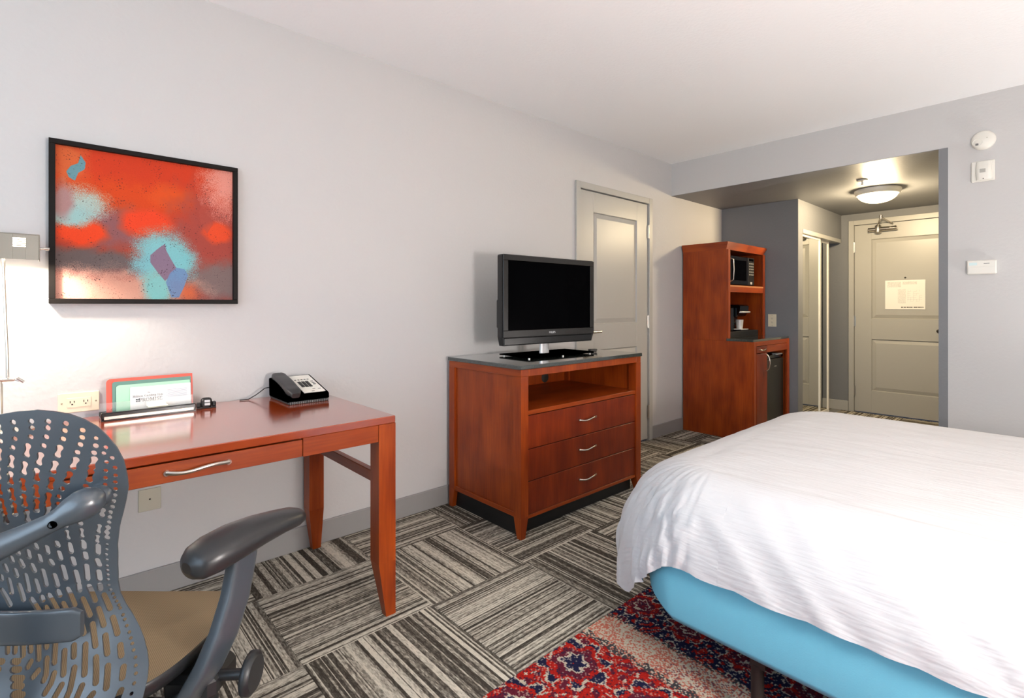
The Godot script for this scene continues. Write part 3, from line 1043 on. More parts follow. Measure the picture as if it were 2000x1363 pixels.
# ---------------------------------------------------------------- desk
func arched_handle(half: float, deep: float, r: float) -> MB:
	# a bow pull along x, standing off in +z
	var m := MB.new()
	var pts := []
	var rr := []
	for k in 15:
		var s := -1.0 + 2.0 * k / 14.0
		pts.append(Vector3(half * s, 0.004 * sin(s * PI), deep * (1.0 - pow(absf(s), 3.0)) + 0.003))
		rr.append(r * (1.0 + 0.35 * pow(absf(s), 4.0)))
	m.tube(pts, rr, 12, 1.0, Vector3.BACK)
	for s in [-1, 1]:
		m.tube([Vector3(half * s, 0, -0.001), Vector3(half * s, 0, 0.008)], r * 1.5, 10)
	return m


func build_desk():
	var d := thing("writing_desk", "cherry wood writing desk with tapered legs and one shallow drawer", "desk", Vector3(0, 0, -0.327))
	# local z runs from -0.642 (the end seen) to +0.642
	var e := 0.642
	part("desktop", bx(Vector3(0.014, 0.714, -e), Vector3(0.752, 0.741, e), 0.0025, 2), M.desktop, d)
	for sx in [0, 1]:
		for sz in [-1, 1]:
			var xo := 0.752 if sx == 1 else 0.014
			var xi := 0.685 if sx == 1 else 0.081
			var xf := 0.72 if sx == 1 else 0.046
			var zo: float = e * sz
			var zi: float = (e - 0.068) * sz
			var zf: float = (e - 0.038) * sz
			var m := MB.new()
			m.post(0.0, [minf(xo, xf), minf(zo, zf), maxf(xo, xf), maxf(zo, zf)], 0.20, [minf(xo, xi), minf(zo, zi), maxf(xo, xi), maxf(zo, zi)])
			m.post(0.20, [minf(xo, xi), minf(zo, zi), maxf(xo, xi), maxf(zo, zi)], 0.714, [minf(xo, xi), minf(zo, zi), maxf(xo, xi), maxf(zo, zi)])
			part("leg", m, M.wood, d)
	var ap := MB.new()
	ap.box(Vector3(0.728, 0.652, -0.574), Vector3(0.749, 0.714, -0.301), 0.001, 2)
	ap.box(Vector3(0.728, 0.652, 0.301), Vector3(0.749, 0.714, 0.574), 0.001, 2)
	ap.box(Vector3(0.03, 0.652, -0.574), Vector3(0.05, 0.714, 0.574), 0.001, 2)
	ap.box(Vector3(0.081, 0.652, -0.632), Vector3(0.685, 0.714, -0.612), 0.001, 0)
	ap.box(Vector3(0.081, 0.652, 0.612), Vector3(0.685, 0.714, 0.632), 0.001, 0)
	part("apron", ap, M.wood, d)
	for s in [-1, 1]:
		part("stretcher", bx(Vector3(0.081, 0.477, s * 0.596), Vector3(0.685, 0.519, s * 0.622), 0.002, 0), M.wood, d)
	var dr := part("drawer", boxes([[0.73, 0.654, -0.2985, 0.7515, 0.7095, 0.2985], [0.1, 0.662, -0.28, 0.73, 0.70, 0.28]], 0.0015, 2), M.wood, d)
	var h := arched_handle(0.078, 0.016, 0.0055)
	var hn := part("handle", h, M.nickel, dr)
	hn.transform = Transform3D(Basis(Vector3.UP, PI / 2.0), Vector3(0.7515, 0.683, 0.0))


# ---------------------------------------------------------------- chest
func build_chest():
	var d := thing("dresser", "cherry wood dresser with granite top, three drawers and an open shelf", "dresser", Vector3(0, 0, -2.237))
	var e := 0.515           # half its width along z
	var xb := 0.035
	var xf := 0.64
	part("granite_top", bx(Vector3(xb - 0.004, 0.836, -e - 0.008), Vector3(xf + 0.006, 0.857, e + 0.008), 0.003), M.granite, d)
	for sx in [0, 1]:
		for sz in [-1, 1]:
			var xo := xf if sx == 1 else xb
			var xi := xf - 0.055 if sx == 1 else xb + 0.05
			var xt := xf - 0.03 if sx == 1 else xb + 0.03
			var zo: float = e * sz
			var zi: float = (e - 0.05) * sz
			var zt: float = (e - 0.028) * sz
			var m := MB.new()
			var full := [minf(xo, xi), minf(zo, zi), maxf(xo, xi), maxf(zo, zi)]
			m.post(0.0, [minf(xo, xt), minf(zo, zt), maxf(xo, xt), maxf(zo, zt)], 0.105, full)
			m.post(0.105, full, 0.80, full)
			part("corner_post", m, M.wood, d)
	part("top_frame", boxes([[xb, 0.80, -e, xf, 0.836, -e + 0.05], [xb, 0.80, e - 0.05, xf, 0.836, e], [xf - 0.04, 0.80, -e + 0.05, xf, 0.836, e - 0.05], [xb, 0.80, -e + 0.05, xb + 0.03, 0.836, e - 0.05]], 0.0015, 0), M.wood, d)
	for s in [-1, 1]:
		part("side_panel", boxes([[xb + 0.05, 0.105, s * (e - 0.012), xf - 0.055, 0.80, s * (e - 0.035)]], 0.001, 1), M.wood, d)
		part("bottom_rail", boxes([[xb + 0.05, 0.098, s * (e - 0.004), xf - 0.055, 0.122, s * (e - 0.012)]], 0.001, 0), M.wood, d)
	var back := MB.new()
	back.box(Vector3(xb + 0.002, 0.105, -e + 0.05), Vector3(xb + 0.01, 0.80, e - 0.05), 0.0, 1)
	part("back_panel", back, M.wood, d)
	part("shelf", bx(Vector3(xb + 0.0101, 0.606, -e + 0.036), Vector3(xf - 0.006, 0.628, e - 0.036), 0.0015, 2), M.wood, d)
	var hole := lathed([Vector2(0, 0.002), Vector2(0.032, 0.002), Vector2(0.034, 0)], Transform3D(Basis(Vector3.BACK, -PI / 2.0), Vector3(xb + 0.0101, 0.664, -0.27)), 24)
	part("cable_grommet", hole, M.slot, d)
	for k in 3:
		var y0: float = [0.108, 0.2745, 0.4355][k]
		var y1: float = [0.2725, 0.4335, 0.603][k]
		var dr := part("drawer", boxes([[xf - 0.03, y0 + 0.001, -e + 0.052, xf - 0.008, y1 - 0.0015, e - 0.052], [xb + 0.02, y0 + 0.01, -e + 0.06, xf - 0.03, y1 - 0.01, e - 0.06]], 0.0008, 1), M.dark_wood, d)
		var hn := part("handle", arched_handle(0.07, 0.022, 0.0045), M.nickel, dr)
		hn.transform = Transform3D(Basis(Vector3.UP, PI / 2.0), Vector3(xf - 0.008, (y0 + y1) / 2.0 + [0.006, 0.006, 0.004][k], 0.0))
	part("base_rail", bx(Vector3(xf - 0.03, 0.088, -e + 0.05), Vector3(xf - 0.008, 0.106, e - 0.05), 0.001, 2), M.wood, d)
	part("plinth", boxes([[xb + 0.02, 0.0, -e + 0.026, xf - 0.06, 0.098, e - 0.026]], 0.001, 2), M.black, d)


# ---------------------------------------------------------------- tall cabinet with niches
func build_tall_cabinet():
	var zl := -4.385
	var zr := -5.172
	var w := (zl - zr) / 2.0
	var d := thing("hutch_cabinet", "tall cherry wood hutch cabinet with two niches over a low cupboard", "cabinet", Vector3(0, 0, (zl + zr) / 2.0))
	var xl := 0.645
	var xu := 0.425
	var b := 0.016
	part("side_panel", boxes([[b, 0.0, w, xl, 0.845, w - 0.022], [b, 0.845, w, xu, 1.66, w - 0.022]], 0.0012, 1), M.wood, d)
	part("side_panel", boxes([[b, 0.0, -w, xl, 0.845, -w + 0.022], [b, 0.845, -w, xu, 1.66, -w + 0.022]], 0.0012, 1), M.wood, d)
	part("back_panel", bx(Vector3(b, 0.02, -w + 0.022), Vector3(b + 0.01, 1.66, w - 0.022), 0.0, 1), M.wood, d)
	# crown
	var cr := MB.new()
	var rows := []
	for lv in [[1.645, 0.0], [1.652, 0.004], [1.672, 0.012], [1.688, 0.018], [1.69, 0.024], [1.71, 0.024]]:
		rows.append(PackedVector3Array([Vector3(b, lv[0], w + lv[1]), Vector3(xu + lv[1], lv[0], w + lv[1]), Vector3(xu + lv[1], lv[0], -w - minf(lv[1], 0.02)), Vector3(b, lv[0], -w - minf(lv[1], 0.02))]))
	for i in rows.size() - 1:
		for j in 3:
			var nn: Vector3 = [Vector3(0, 0, 1), Vector3(1, 0, 0), Vector3(0, 0, -1)][j]
			cr.face([rows[i][j], rows[i][j + 1], rows[i + 1][j + 1], rows[i + 1][j]], nn, 0 if j != 1 else 2)
	cr.face(Array(rows[-1]), Vector3.UP, 2)
	cr.box(Vector3(b, 1.645, -w), Vector3(xu, 1.66, w), 0.0, 2)
	part("crown", cr, M.wood, d)
	# face frame of the upper part
	part("face_stile", boxes([[xu, 0.866, w, xu + 0.018, 1.645, w - 0.04]], 0.0015, 1), M.wood, d)
	part("face_stile", boxes([[xu, 0.866, -w, xu + 0.018, 1.645, -w + 0.04]], 0.0015, 1), M.wood, d)
	part("shelf", bx(Vector3(b + 0.01, 1.29, -w + 0.022), Vector3(xu, 1.318, w - 0.022), 0.001, 2), M.wood, d)
	part("face_rail", bx(Vector3(xu, 1.272, -w + 0.04), Vector3(xu + 0.016, 1.328, w - 0.04), 0.0015, 2), M.wood, d)
	part("shelf_edge", bx(Vector3(xu - 0.02, 1.318, -w + 0.04), Vector3(xu + 0.017, 1.334, w - 0.04), 0.002, 2), M.wood_end, d)
	# granite counter
	part("granite_counter", boxes([[b + 0.01, 0.845, -w + 0.022, xu, 0.866, w - 0.022], [xu, 0.845, -w - 0.002, xl + 0.012, 0.866, w + 0.002]], 0.002), M.granite, d)
	# lower front
	part("face_stile", boxes([[xl, 0.0, w, xl + 0.018, 0.845, w - 0.045]], 0.0015, 1), M.wood, d)
	part("face_stile", boxes([[xl, 0.0, -w, xl + 0.018, 0.845, -w + 0.05]], 0.0015, 1), M.wood, d)
	part("face_rail", boxes([[xl, 0.808, -w + 0.05, xl + 0.018, 0.845, w - 0.045]], 0.0015, 2), M.wood, d)
	part("face_rail", boxes([[xl, 0.745, -w + 0.05, xl + 0.018, 0.806, 0.125]], 0.0015, 2), M.wood, d)
	part("partition", boxes([[b + 0.01, 0.02, 0.118, xl, 0.745, 0.098]], 0.001, 1), M.wood, d)
	var dr := part("drawer", boxes([[xl - 0.002, 0.748, 0.128, xl + 0.02, 0.804, w - 0.048]], 0.002, 2), M.dark_wood, d)
	var hd := part("handle", arched_handle(0.05, 0.02, 0.0045), M.nickel, dr)
	hd.transform = Transform3D(Basis(Vector3.UP, PI / 2.0), Vector3(xl + 0.02, 0.776, 0.235))
	var door := part("door", boxes([[xl - 0.002, 0.06, 0.128, xl + 0.02, 0.742, w - 0.048]], 0.002, 1), M.dark_wood, d)
	var ring := MB.new()
	var pts := []
	for k in 17:
		var a := -PI / 2.0 + PI * k / 16.0
		pts.append(Vector3(0.07 * sin(a), 0.0, 0.004 + 0.036 * cos(a)))
	ring.tube(pts, 0.0055, 10, 1.0, Vector3.UP)
	var rh := part("handle", ring, M.nickel, door)
	rh.transform = Transform3D(Basis(Vector3(0, 1, 0), Vector3(0, 0, 1), Vector3(1, 0, 0)), Vector3(xl + 0.018, 0.66, 0.165))
	part("bottom_board", boxes([[b + 0.01, 0.02, -w + 0.022, xl, 0.045, w - 0.022]], 0.001, 2), M.wood, d)
	part("toe_board", boxes([[xl - 0.02, 0.0, 0.1, xl, 0.058, w - 0.045]], 0.001, 2), M.wood, d)


# ---------------------------------------------------------------- office chair
# Local axes: -z is where the chair faces, x its right. Depths below are metres ahead of the camera-side datum 1.12.
func back_depth(h: float) -> float:
	var hs := [0.38, 0.5, 0.62, 0.75, 0.97]
	var ds := [0.868, 0.914, 0.945, 0.925, 0.89]
	for i in 4:
		if h <= hs[i + 1] or i == 3:
			var s: float = clampf((h - hs[i]) / (hs[i + 1] - hs[i]), -0.2, 1.2)
			return cubic_interpolate(ds[i], ds[i + 1], ds[maxi(i - 1, 0)], ds[mini(i + 2, 4)], s)
	return 0.9


func back_at(a: float, h: float) -> Vector3:
	return Vector3(a, h, 1.12 - back_depth(h) - 0.055 * pow(a / 0.24, 2.0))


func back_normal(a: float, h: float) -> Vector3:
	var du := back_at(a + 0.004, h) - back_at(a - 0.004, h)
	var dv := back_at(a, h + 0.004) - back_at(a, h - 0.004)
	return du.cross(dv).normalized()   # towards +z, away from the sitter


func seg_dist(p: Vector2, a: Vector2, b: Vector2) -> float:
	var d := b - a
	var s := clampf((p - a).dot(d) / maxf(d.length_squared(), 1e-9), 0.0, 1.0)
	return p.distance_to(a + d * s)


func chair_back() -> MB:
	var cell := 0.0024
	var x0 := -0.228
	var y0 := 0.375
	var nx := 191
	var ny := 250
	var f := PackedFloat32Array()
	f.resize(nx * ny)
	# outline: the right half and its mirror image
	var outline := PackedVector2Array()
	var right := []
	for i in range(0, BACK_OUTLINE.size(), 2):
		right.append(Vector2(BACK_OUTLINE[i], BACK_OUTLINE[i + 1]) * 0.001)
	right.append_array([Vector2(0.212, 0.402), Vector2(0.196, 0.388), Vector2(0.16, 0.382)])
	for p in right:
		outline.append(p)
	for i in range(right.size() - 1, -1, -1):
		outline.append(Vector2(-right[i].x, right[i].y))
	for j in ny:
		for i in nx:
			var p := Vector2(x0 + i * cell, y0 + j * cell)
			var d := 1.0
			for k in outline.size():
				d = minf(d, seg_dist(p, outline[k], outline[(k + 1) % outline.size()]))
				if d < 0.0001:
					break
			if not Geometry2D.is_point_in_polygon(p, outline):
				d = -d
			f[j * nx + i] = minf(d, 0.008)
	# holes: [a, b, radius, waist]
	var holes := []
	var add := func(a: Vector2, b: Vector2, r: float, bone: bool):
		holes.append([a, b, r, bone])
	for i in range(0, BACK_DOTS.size(), 2):
		var p := Vector2(BACK_DOTS[i], BACK_DOTS[i + 1]) * 0.001
		add.call(p, p, 0.005 if p.x < 0.155 else 0.004, false)
	for i in range(0, BACK_EDGE_DOTS.size(), 2):
		var p := Vector2(BACK_EDGE_DOTS[i], BACK_EDGE_DOTS[i + 1]) * 0.001
		add.call(p, p, 0.0031, false)
	for i in range(0, BACK_BONES.size(), 4):
		add.call(Vector2(BACK_BONES[i], BACK_BONES[i + 1]) * 0.001, Vector2(BACK_BONES[i + 2], BACK_BONES[i + 3]) * 0.001, 0.0061 if BACK_BONES[i + 1] > 765 else 0.0042, true)
	for i in range(0, BACK_SLOTS.size(), 4):
		add.call(Vector2(BACK_SLOTS[i], BACK_SLOTS[i + 1]) * 0.001, Vector2(BACK_SLOTS[i + 2], BACK_SLOTS[i + 3]) * 0.001, 0.0049, false)
	# the left half mirrors the right, save where a mirrored hole would run into one that is there
	var seen := holes.duplicate()
	for q in seen:
		var a := Vector2(-q[0].x, q[0].y)
		var b := Vector2(-q[1].x, q[1].y)
		var free := true
		for w in seen:
			var need: float = q[2] + w[2] + 0.0045
			if minf(minf(seg_dist(a, w[0], w[1]), seg_dist(b, w[0], w[1])), minf(seg_dist((a + b) / 2.0, w[0], w[1]), minf(seg_dist(w[0], a, b), seg_dist(w[1], a, b)))) < need:
				free = false
				break
		if free:
			holes.append([a, b, q[2], q[3]])
	for q in holes:
		var a: Vector2 = q[0]
		var b: Vector2 = q[1]
		var mrg: float = q[2] + 0.006
		var i0 := maxi(int((minf(a.x, b.x) - mrg - x0) / cell), 0)
		var i1 := mini(int((maxf(a.x, b.x) + mrg - x0) / cell) + 1, nx - 1)
		var j0 := maxi(int((minf(a.y, b.y) - mrg - y0) / cell), 0)
		var j1 := mini(int((maxf(a.y, b.y) + mrg - y0) / cell) + 1, ny - 1)
		for j in range(j0, j1 + 1):
			for i in range(i0, i1 + 1):
				var p := Vector2(x0 + i * cell, y0 + j * cell)
				var r: float = q[2]
				if q[3]:
					var d := b - a
					var s := clampf((p - a).dot(d) / d.length_squared(), 0.0, 1.0)
					r *= 0.62 + 0.38 * pow(absf(s * 2.0 - 1.0), 2.0)
				f[j * nx + i] = minf(f[j * nx + i], seg_dist(p, a, b) - r)
	# marching squares
	var m := MB.new()
	var th := 0.0019
	var P := {}
	var node := func(p: Vector2) -> Array:
		var key := Vector2i(roundi(p.x * 100000.0), roundi(p.y * 100000.0))
		if not P.has(key):
			P[key] = [back_at(p.x, p.y), back_normal(p.x, p.y)]
		return P[key]
	for j in ny - 1:
		for i in nx - 1:
			var c := [Vector2(i, j), Vector2(i + 1, j), Vector2(i + 1, j + 1), Vector2(i, j + 1)]
			var fv := [f[j * nx + i], f[j * nx + i + 1], f[(j + 1) * nx + i + 1], f[(j + 1) * nx + i]]
			if fv[0] <= 0.0 and fv[1] <= 0.0 and fv[2] <= 0.0 and fv[3] <= 0.0:
				continue
			var poly := []
			var cut := []
			for k in 4:
				var k2 := (k + 1) % 4
				if fv[k] > 0.0:
					poly.append(node.call(Vector2(x0, y0) + c[k] * cell))
				if (fv[k] > 0.0) != (fv[k2] > 0.0):
					var s: float = fv[k] / (fv[k] - fv[k2])
					var q: Array = node.call(Vector2(x0, y0) + (c[k] as Vector2).lerp(c[k2], s) * cell)
					poly.append(q)
					cut.append(q)
			for k in range(1, poly.size() - 1):
				var A: Array = poly[0]
				var B: Array = poly[k]
				var C: Array = poly[k + 1]
				m.tri(A[0] + A[1] * th, B[0] + B[1] * th, C[0] + C[1] * th, A[1], B[1], C[1])
				m.tri(A[0] - A[1] * th, B[0] - B[1] * th, C[0] - C[1] * th, -A[1], -B[1], -C[1])
			for k in range(0, cut.size() - 1, 2):
				var A: Array = cut[k]
				var B: Array = cut[k + 1]
				var nn: Vector3 = (B[0] - A[0]).cross(A[1]).normalized()
				m.quad(A[0] + A[1] * th, B[0] + B[1] * th, B[0] - B[1] * th, A[0] - A[1] * th, nn)
	return m


func loft(stations: Array, sides := 20, power := 2.6) -> MB:
	# stations: [centre, side vector, up vector]: superelliptic cross-sections
	var m := MB.new()
	var rows := []
	for s in stations:
		var row := PackedVector3Array()
		for k in sides:
			var a := TAU * k / sides
			var cx := signf(cos(a)) * pow(absf(cos(a)), 2.0 / power)
			var cy := signf(sin(a)) * pow(absf(sin(a)), 2.0 / power)
			row.append(s[0] + s[1] * cx + s[2] * cy)
		rows.append(row)
	m.surf(rows, true, false)
	m.face(Array(rows[0]), ((stations[0][0] - stations[1][0]) as Vector3).normalized())
	m.face(Array(rows[-1]), ((stations[-1][0] - stations[-2][0]) as Vector3).normalized())
	return m


func build_chair():
	var o := thing("office_chair", "grey office chair with perforated plastic back and beige mesh seat at the desk", "chair", Vector3(1.0287, 0, -0.0857), deg_to_rad(47.68))
	var D := 1.12
	var back := part("backrest", chair_back(), M.chair, o)
	# lumbar bar behind the back
	var st := []
	for k in 21:
		var a := -0.122 + 0.244 * k / 20.0
		var p := back_at(a, 0.572)
		var n := back_normal(a, 0.572)
		var taper := 0.75 if k == 0 or k == 20 else 1.0
		st.append([p + n * 0.03, n * 0.009 * taper, Vector3.UP * 0.030 * taper])
	part("lumbar_bar", loft(st, 16, 5.0), M.chair, back)
	# the yoke: two arms rising from the spine to bosses on the back
	for s in [-1, 1]:
		var y := MB.new()
		var pts := [Vector3(0.0, 0.69, 0.32), Vector3(s * 0.025, 0.734, 0.295), Vector3(s * 0.053, 0.752, 0.276), Vector3(s * 0.09, 0.768, 0.262), Vector3(s * 0.118, 0.782, 0.25), Vector3(s * 0.13, 0.789, 0.244), Vector3(s * 0.142, 0.797, 0.237), Vector3(s * 0.155, 0.805, 0.229), Vector3(s * 0.167, 0.812, 0.221), Vector3(s * 0.176, 0.817, 0.215), Vector3(s * 0.181, 0.82, 0.212)]
		y.tube(pts, [0.026, 0.024, 0.0215, 0.0185, 0.0165, 0.018, 0.0235, 0.0265, 0.0245, 0.017, 0.004], 20)
		part("yoke_arm", y, M.chair, o)
		var n := back_normal(s * 0.146, 0.804)
		var c := back_at(s * 0.146, 0.804)
		var al := Vector3(s * 0.86, 0.42, 0.0)
		al = (al - n * al.dot(n)).normalized()
		var ac := al.cross(n).normalized()
		var b := []
		for k in [[0.002, 0.7], [0.008, 0.78], [0.02, 0.7], [0.03, 0.5]]:
			b.append([c + n * k[0], al * 0.036 * k[1], ac * 0.027 * k[1]])
		part("yoke_boss", loft(b, 24, 2.2), M.chair, o)
		var sc := MB.new()
		sc.xf = Transform3D(Basis(al, n, -ac).orthonormalized(), Vector3(s * 0.128, 0.787, 0.246) + n * 0.0165)
		sc.lathe([Vector2(0, 0.001), Vector2(0.0045, 0.0), Vector2(0.006, 0.002), Vector2(0.0075, -0.004)], 16)
		part("screw", sc, M.chair_dark, o)
	var sp := MB.new()
	sp.tube([Vector3(0, 0.70, 0.318), Vector3(0, 0.58, 0.33), Vector3(0, 0.44, 0.30), Vector3(0, 0.36, 0.2), Vector3(0, 0.345, 0.05)], [0.026, 0.03, 0.032, 0.034, 0.034], 16)
	part("spine", sp, M.chair_dark, o)
	# seat
	var rows := []
	var rim := []
	var wr := 28
	for q in 15:
		var g := q / 14.0
		var row := PackedVector3Array()
		for k in wr * 2:
			var a := TAU * k / (wr * 2)
			var cx := signf(cos(a)) * pow(absf(cos(a)), 0.55)
			var cz := signf(sin(a)) * pow(absf(sin(a)), 0.55)
			var half := 0.245 + 0.012 * cz * -1.0
			var x := cx * half * g
			var z := cz * 0.212 * g - 0.003
			var y := 0.425 + 0.012 * pow(absf(x) / 0.245, 2.0) - 0.018 * pow(clampf(-z / 0.21, 0.0, 1.0), 3.0) + 0.006 * clampf(z / 0.2, 0.0, 1.0)
			row.append(Vector3(x, y, z))
		rows.append(row)
	for r in [[1.0, 0.0], [1.012, -0.003], [1.014, -0.012], [0.99, -0.03], [0.85, -0.045], [0.0, -0.045]]:
		var row := PackedVector3Array()
		for p in rows[14]:
			row.append(Vector3(p.x * r[0], p.y + r[1], p.z * r[0]))
		rim.append(row)
	var sm := MB.new()
	sm.surf(rows, true, false)
	var seat := part("seat", sm, M.seat, o)
	var rm := MB.new()
	rm.surf(rim, true, false)
	part("seat_rim", rm, M.chair_dark, seat)
	# arms
	for s in [-1, 1]:
		var a0 := Vector3(s * 0.262, 0.640, D - 1.008)
		var a1 := Vector3(0.392, 0.652, D - 1.245) if s > 0 else Vector3(-0.27, 0.652, D - 1.2)
		var ax := (a1 - a0).normalized()
		var side := ax.cross(Vector3.UP).normalized()
		var pst := []
		for k in [[0.0, 0.3, 0.3], [0.02, 0.62, 0.66], [0.07, 0.86, 0.9], [0.18, 1.0, 1.05], [0.35, 1.0, 1.08], [0.55, 0.9, 1.0], [0.75, 0.76, 0.88], [0.9, 0.66, 0.8], [0.97, 0.5, 0.6], [1.0, 0.22, 0.25]]:
			var lift := 0.012 * sin(PI * k[0]) - 0.006
			pst.append([a0.lerp(a1, k[0]) + Vector3.UP * lift, side * 0.052 * k[1], Vector3.UP * lerpf(0.035, 0.026, k[0]) * k[2]])
		part("arm_pad", loft(pst, 24, 2.3), M.pad, o)
		var ps := []
		var path := [Vector3(s * 0.322, 0.628, 1.108), Vector3(s * 0.318, 0.59, 1.104), Vector3(s * 0.314, 0.535, 1.09), Vector3(s * 0.302, 0.47, 1.068), Vector3(s * 0.282, 0.415, 1.05), Vector3(s * 0.25, 0.36, 1.04), Vector3(s * 0.19, 0.325, 1.04), Vector3(s * 0.06, 0.318, 1.05)]
		for i in path.size():
			path[i].z = D - path[i].z
		for i in path.size():
			var t: Vector3 = (path[mini(i + 1, path.size() - 1)] - path[maxi(i - 1, 0)]).normalized()
			var fw := Vector3(s * 0.35, 0.0, -0.94)
			fw = (fw - t * fw.dot(t)).normalized()
			var sd := t.cross(fw)
			ps.append([path[i], sd * 0.0165, fw * 0.03])
		part("arm_post", loft(ps, 20, 4.5), M.chair, o)
	# tilt knob on the right
	var kn := MB.new()
	kn.tube([Vector3(0.12, 0.365, 0.04), Vector3(0.345, 0.372, 0.035)], 0.011, 12)
	part("knob_stem", kn, M.chair_dark, o)
	var disc := MB.new()
	disc.tube([Vector3(0.34, 0.374, 0.036), Vector3(0.345, 0.374, 0.036), Vector3(0.356, 0.374, 0.036), Vector3(0.362, 0.374, 0.036)], [0.03, 0.042, 0.042, 0.034], 24)
	part("knob", disc, M.chair_dark, o)
	# mechanism, column, star base, casters
	var me := MB.new()
	me.box(Vector3(-0.11, 0.32, -0.12), Vector3(0.11, 0.378, 0.14), 0.012)
	me.box(Vector3(0.18, 0.335, -0.03), Vector3(0.29, 0.385, 0.07), 0.012)
	part("mechanism", me, M.chair_dark, o)
	part("gas_column", lathed([Vector2(0, 0.32), Vector2(0.02, 0.32), Vector2(0.02, 0.2), Vector2(0.028, 0.2), Vector2(0.028, 0.09), Vector2(0, 0.09)], Transform3D(), 20), M.chair_dark, o)
	for k in 5:
		var a := TAU * k / 5.0 + 0.35
		var dir := Vector3(sin(a), 0, cos(a))
		var cr := dir.cross(Vector3.UP)
		part("base_leg", loft([[dir * 0.02 + Vector3.UP * 0.105, cr * 0.032, Vector3.UP * 0.026], [dir * 0.15 + Vector3.UP * 0.1, cr * 0.026, Vector3.UP * 0.02], [dir * 0.3 + Vector3.UP * 0.08, cr * 0.018, Vector3.UP * 0.014]], 12, 4.0), M.chair_dark, o)
		var ca := MB.new()
		ca.tube([dir * 0.3 + Vector3.UP * 0.082, dir * 0.3 + Vector3.UP * 0.05], 0.008, 8)
		for w in [-1, 1]:
			ca.tube([dir * 0.3 + Vector3.UP * 0.028 + cr * 0.008 * w, dir * 0.3 + Vector3.UP * 0.028 + cr * 0.026 * w], 0.028, 18)
		part("caster", ca, M.chair_dark, o)


# ---------------------------------------------------------------- television
func build_television():
	var o := thing("television", "black flat screen television on a flat glass foot on the dresser", "television", Vector3(0.395, 0.857, -2.204), PI / 2.0 - deg_to_rad(2.5))
	# local x runs to the far end, local z faces the room
	var w := 0.373
	var y0 := 0.074
	var y1 := 0.578
	var outline := []
	for c in [[w - 0.012, y1 - 0.012, 0.0], [-w + 0.012, y1 - 0.012, PI / 2.0]]:
		for k in 5:
			var a: float = c[2] + PI / 2.0 * k / 4.0
			outline.append(Vector2(c[0] + 0.012 * cos(a), c[1] + 0.012 * sin(a)))
	outline.append_array([Vector2(-w, y0 + 0.05), Vector2(-w + 0.012, y0), Vector2(w - 0.02, y0), Vector2(w, y0 + 0.05)])
	var cab := MB.new()
	cab.prism(outline, -0.045, -0.006)
	part("cabinet", cab, M.black, o)
	var back := MB.new()
	back.box(Vector3(-0.29, 0.14, -0.085), Vector3(0.29, 0.47, -0.045), 0.01)
	back.box(Vector3(-0.36, 0.17, -0.075), Vector3(-0.29, 0.33, -0.045), 0.006)
	part("rear_housing", back, M.black, o)
	var fr := MB.new()
	for b in [[-w + 0.004, 0.545, w - 0.004, y1 - 0.004], [-w + 0.004, 0.12, w - 0.004, 0.158], [-w + 0.004, 0.158, -w + 0.038, 0.545], [w - 0.038, 0.158, w - 0.004, 0.545]]:
		fr.box(Vector3(b[0], b[1], -0.008), Vector3(b[2], b[3], 0.002), 0.0015)
	part("bezel", fr, M.bezel, o)
	part("screen", bx(Vector3(-w + 0.038, 0.158, -0.007), Vector3(w - 0.038, 0.545, -0.004), 0.0), M.screen, o)
	var strip := MB.new()
	strip.box(Vector3(-w + 0.012, y0 + 0.002, -0.03), Vector3(w - 0.02, 0.118, -0.003), 0.004)
	part("speaker_strip", strip, M.gloss_black, o)
	words("PHILIPS", 0.011, M.white_print, o, Vector3(0.0, 0.139, 0.0023), Basis())
	var neck := MB.new()
	neck.tube([Vector3(-0.012, 0.014, -0.055), Vector3(-0.012, 0.14, -0.055)], 0.037, 24, 0.45, Vector3.BACK)
	part("neck", neck, M.silver, o)
	var foot := MB.new()
	foot.prism([Vector2(-0.245, -0.19), Vector2(0.3, -0.19), Vector2(0.3, 0.06), Vector2(0.285, 0.075), Vector2(-0.23, 0.075), Vector2(-0.245, 0.06)], 0.0, 0.007)
	foot.v = PackedVector3Array(Array(foot.v).map(func(p): return Vector3(p.x, 0.007 + p.z, p.y)))
	foot.n = PackedVector3Array(Array(foot.n).map(func(p): return Vector3(p.x, p.z, p.y)))
	part("glass_foot", foot, M.gloss_black, o)
	for p in [[-0.225, 0.05], [0.03, 0.06], [0.275, 0.05], [-0.225, -0.17], [0.275, -0.17]]:
		part("rubber_foot", lathed([Vector2(0, 0.009), Vector2(0.007, 0.009), Vector2(0.007, 0.0), Vector2(0, 0.0)], Transform3D(Basis(), Vector3(p[0], 0.0, p[1])), 14), M.steel, o)
	# cable lying behind the foot
	var ca := MB.new()
	var pts := []
	for k in 24:
		var a := TAU * k / 12.0
		pts.append(Vector3(0.03 * cos(a), 0.004 + 0.0012 * k * 0.5, 0.022 * sin(a)))
	ca.tube(pts, 0.0028, 8)
	var c := thing("cable", "small coil of black cable beside the television foot", "cable", Vector3(0.40, 0.857, -2.575))
	part("coil", ca, M.black, c)


